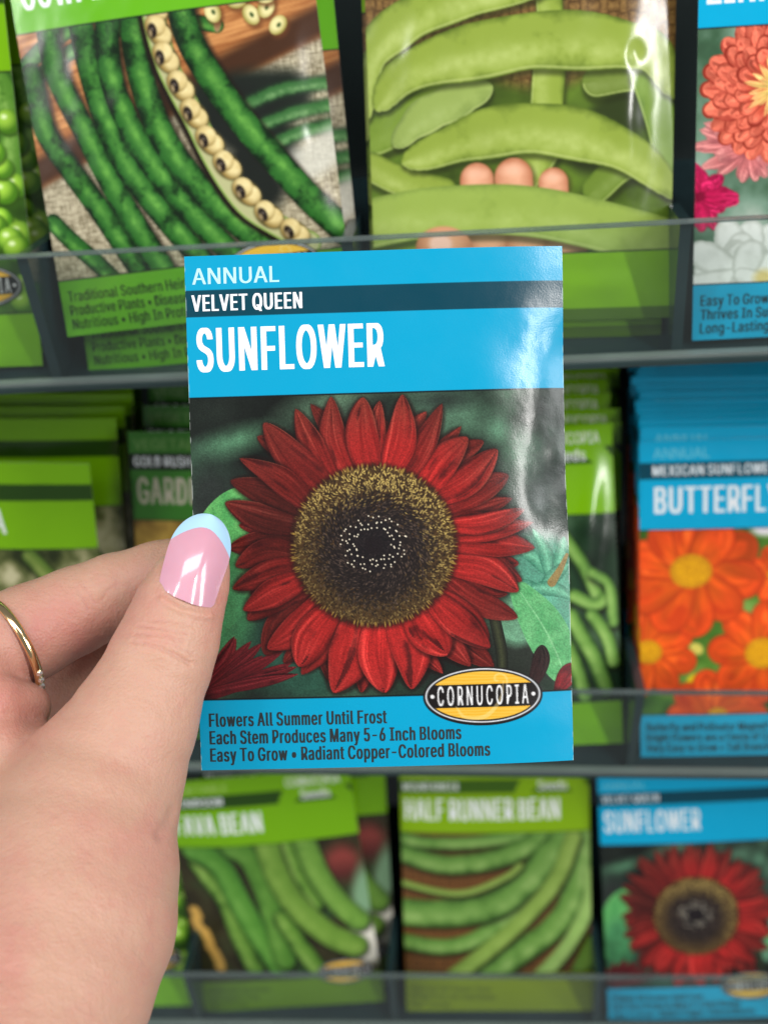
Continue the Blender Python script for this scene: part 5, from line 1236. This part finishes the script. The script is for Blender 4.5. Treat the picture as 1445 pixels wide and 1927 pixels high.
# thumb nail: a curved plate with a pale blue tip
def nail():
    base = np.array([346., 1130.]); tip = np.array([398., 968.])
    ax_ = (tip - base) / np.linalg.norm(tip - base); L_ = np.linalg.norm(tip - base); sd = np.array([-ax_[1], ax_[0]])   # sd points right
    if sd[0] < 0: sd = -sd
    def half(t):
        w0 = 54 + 5 * np.sin(np.clip(t / .62, 0, 1) * math.pi / 2)
        return np.where(t < .52, w0, 58.7 * np.clip(1 - ((t - .52) / .48) ** 2.2, 0, 1) ** .53)
    def zc(t): return 17.35 - 1.9 * t - 5.2 * t * t
    def surf(s, t, lift=0.0):
        hw = half(t)
        c = (1 - s * s)
        p = base[None] + ax_[None] * (t * L_)[:, None] + sd[None] * (s * hw)[:, None]
        # rounded lower (cuticle) edge
        p = p + ax_[None] * (14 * s * s * np.clip(1 - t / .25, 0, 1))[:, None] * 1.0
        p = p + np.array([[0, 10.]]) * (np.clip(s, 0, 1) * np.clip(1 - t / .3, 0, 1))[:, None]
        Z = zc(t) - np.where(s < 0, 2.7, 4.4) * (1 - c) * (hw / 59) + lift
        return np.stack([PX(a[0], a[1], z) for a, z in zip(p, Z)])
    def patch(name, t0, t1, mat, parent, smile, lift, thick):
        ns, nt = 49, 57
        s, t = np.meshgrid(np.linspace(-1, 1, ns), np.linspace(0, 1, nt))
        s = s.ravel(); t = t.ravel()
        if smile == 'body': tt = t * (.60 + .24 * (1 - np.abs(s) ** 2.2))
        else:
            st = .60 + .24 * (1 - np.abs(s) ** 2.2); tt = st + (.999 - st) * t
        P = surf(s, tt, lift)
        P2 = surf(s * .985, tt, lift - thick)
        q = grid_quads(ns, nt)
        n = ns * nt
        i = np.arange(n).reshape(nt, ns)
        rim = np.concatenate([i[0, :], i[1:, -1], i[-1, -2::-1], i[-2:0:-1, 0]])
        r2 = np.roll(rim, -1)
        m_ = len(rim); k = 2 * n + np.arange(m_); k2 = np.roll(k, -1)      # the rim has vertices of its own so its edge stays crisp
        side = np.stack([k, k2, k2 + m_, k + m_], 1)
        me = np_mesh(name, np.concatenate([P, P2, P[rim], P2[rim]]) / 1000, quads=np.concatenate([q[:, ::-1], q + n, side]))
        return link_mesh(name, me, mat, parent)
    m, N, L, b = new_mat('pink_nail')
    b.inputs['Roughness'].default_value = .16; b.inputs['Coat Weight'].default_value = .7; b.inputs['Coat Roughness'].default_value = .06
    tc = N.new('ShaderNodeTexCoord'); nz = N.new('ShaderNodeTexNoise'); nz.inputs['Scale'].default_value = 110; L.new(tc.outputs['Object'], nz.inputs['Vector'])
    mx = N.new('ShaderNodeMix'); mx.data_type = 'RGBA'; mx.inputs[6].default_value = (.58, .27, .35, 1); mx.inputs[7].default_value = (.66, .35, .43, 1)
    L.new(nz.outputs['Fac'], mx.inputs[0]); L.new(mx.outputs[2], b.inputs['Base Color'])
    b.inputs['Subsurface Weight'].default_value = .2; b.inputs['Subsurface Scale'].default_value = .002
    m2, N, L, b2 = new_mat('pale_blue_polish')
    b2.inputs['Roughness'].default_value = .06; b2.inputs['Coat Weight'].default_value = .8; b2.inputs['Coat Roughness'].default_value = .03
    tc = N.new('ShaderNodeTexCoord'); nz = N.new('ShaderNodeTexNoise'); nz.inputs['Scale'].default_value = 150; L.new(tc.outputs['Object'], nz.inputs['Vector'])
    mx = N.new('ShaderNodeMix'); mx.data_type = 'RGBA'; mx.inputs[6].default_value = (.36, .60, .80, 1); mx.inputs[7].default_value = (.42, .65, .84, 1)
    L.new(nz.outputs['Fac'], mx.inputs[0]); L.new(mx.outputs[2], b2.inputs['Base Color'])
    nb = patch('thumb_nail', 0, 1, m, hand, 'body', 0.0, .4)
    patch('nail_tip', 0, 1, m2, nb, 'tip', 0.02, .45)
nail()

# thin gold ring round the index finger, small stones on its lower side
def ring():
    m, N, L, b = new_mat('gold')
    b.inputs['Metallic'].default_value = 1.0; b.inputs['Roughness'].default_value = .16
    tc = N.new('ShaderNodeTexCoord'); nz = N.new('ShaderNodeTexNoise'); nz.inputs['Scale'].default_value = 300; L.new(tc.outputs['Object'], nz.inputs['Vector'])
    mx = N.new('ShaderNodeMix'); mx.data_type = 'RGBA'; mx.inputs[6].default_value = (.80, .56, .27, 1); mx.inputs[7].default_value = (.88, .68, .40, 1)
    L.new(nz.outputs['Fac'], mx.inputs[0]); L.new(mx.outputs[2], b.inputs['Base Color'])
    c = PX(26, 1217, -6.5)
    a = PX(100, 1172, -10.5) - PX(-40, 1246, -4.0); a = a / np.linalg.norm(a)
    a = a + np.array([0, 0, -.20]); a /= np.linalg.norm(a)
    u = np.cross(a, [0, 0, 1.]); u /= np.linalg.norm(u); v = np.cross(a, u)
    R, rt = 11.3, .85
    nu, nw = 96, 14
    th, ph = np.meshgrid(np.linspace(0, 2 * math.pi, nu, endpoint=False), np.linspace(0, 2 * math.pi, nw, endpoint=False), indexing='ij')
    rad = (R + rt * np.cos(ph))[..., None] * (np.cos(th)[..., None] * u + np.sin(th)[..., None] * v)
    P = c + rad + (rt * 1.25 * np.sin(ph))[..., None] * a
    i = np.arange(nu)[:, None] * nw + np.arange(nw)[None, :]
    i2 = np.roll(i, -1, 0)
    q = np.stack([i, i2, np.roll(i2, -1, 1), np.roll(i, -1, 1)], -1).reshape(-1, 4)
    o = link_mesh('finger_ring', np_mesh('finger_ring', P.reshape(-1, 3) / 1000, quads=q), m, hand)
    gm, N, L, gb = new_mat('clear_stone')
    gb.inputs['Roughness'].default_value = .05; gb.inputs['Base Color'].default_value = (.9, .86, .8, 1); gb.inputs['Metallic'].default_value = .85
    tgt = PX(84, 1292, 0)
    best = max(np.linspace(0, 2 * math.pi, 200), key=lambda t: float((np.cos(t) * u + np.sin(t) * v) @ ((tgt - c) / np.linalg.norm(tgt - c))))
    import bmesh
    for k in range(4):
        t = best + (k - 1.5) * .17
        p = c + (R + .9) * (np.cos(t) * u + np.sin(t) * v)
        bm = bmesh.new(); bmesh.ops.create_icosphere(bm, subdivisions=1, radius=.00085)
        bmesh.ops.translate(bm, verts=bm.verts, vec=Vector(p / 1000))
        gme = bpy.data.meshes.new('stone'); bm.to_mesh(gme); bm.free()
        link_mesh('stone', gme, gm, o)
ring()
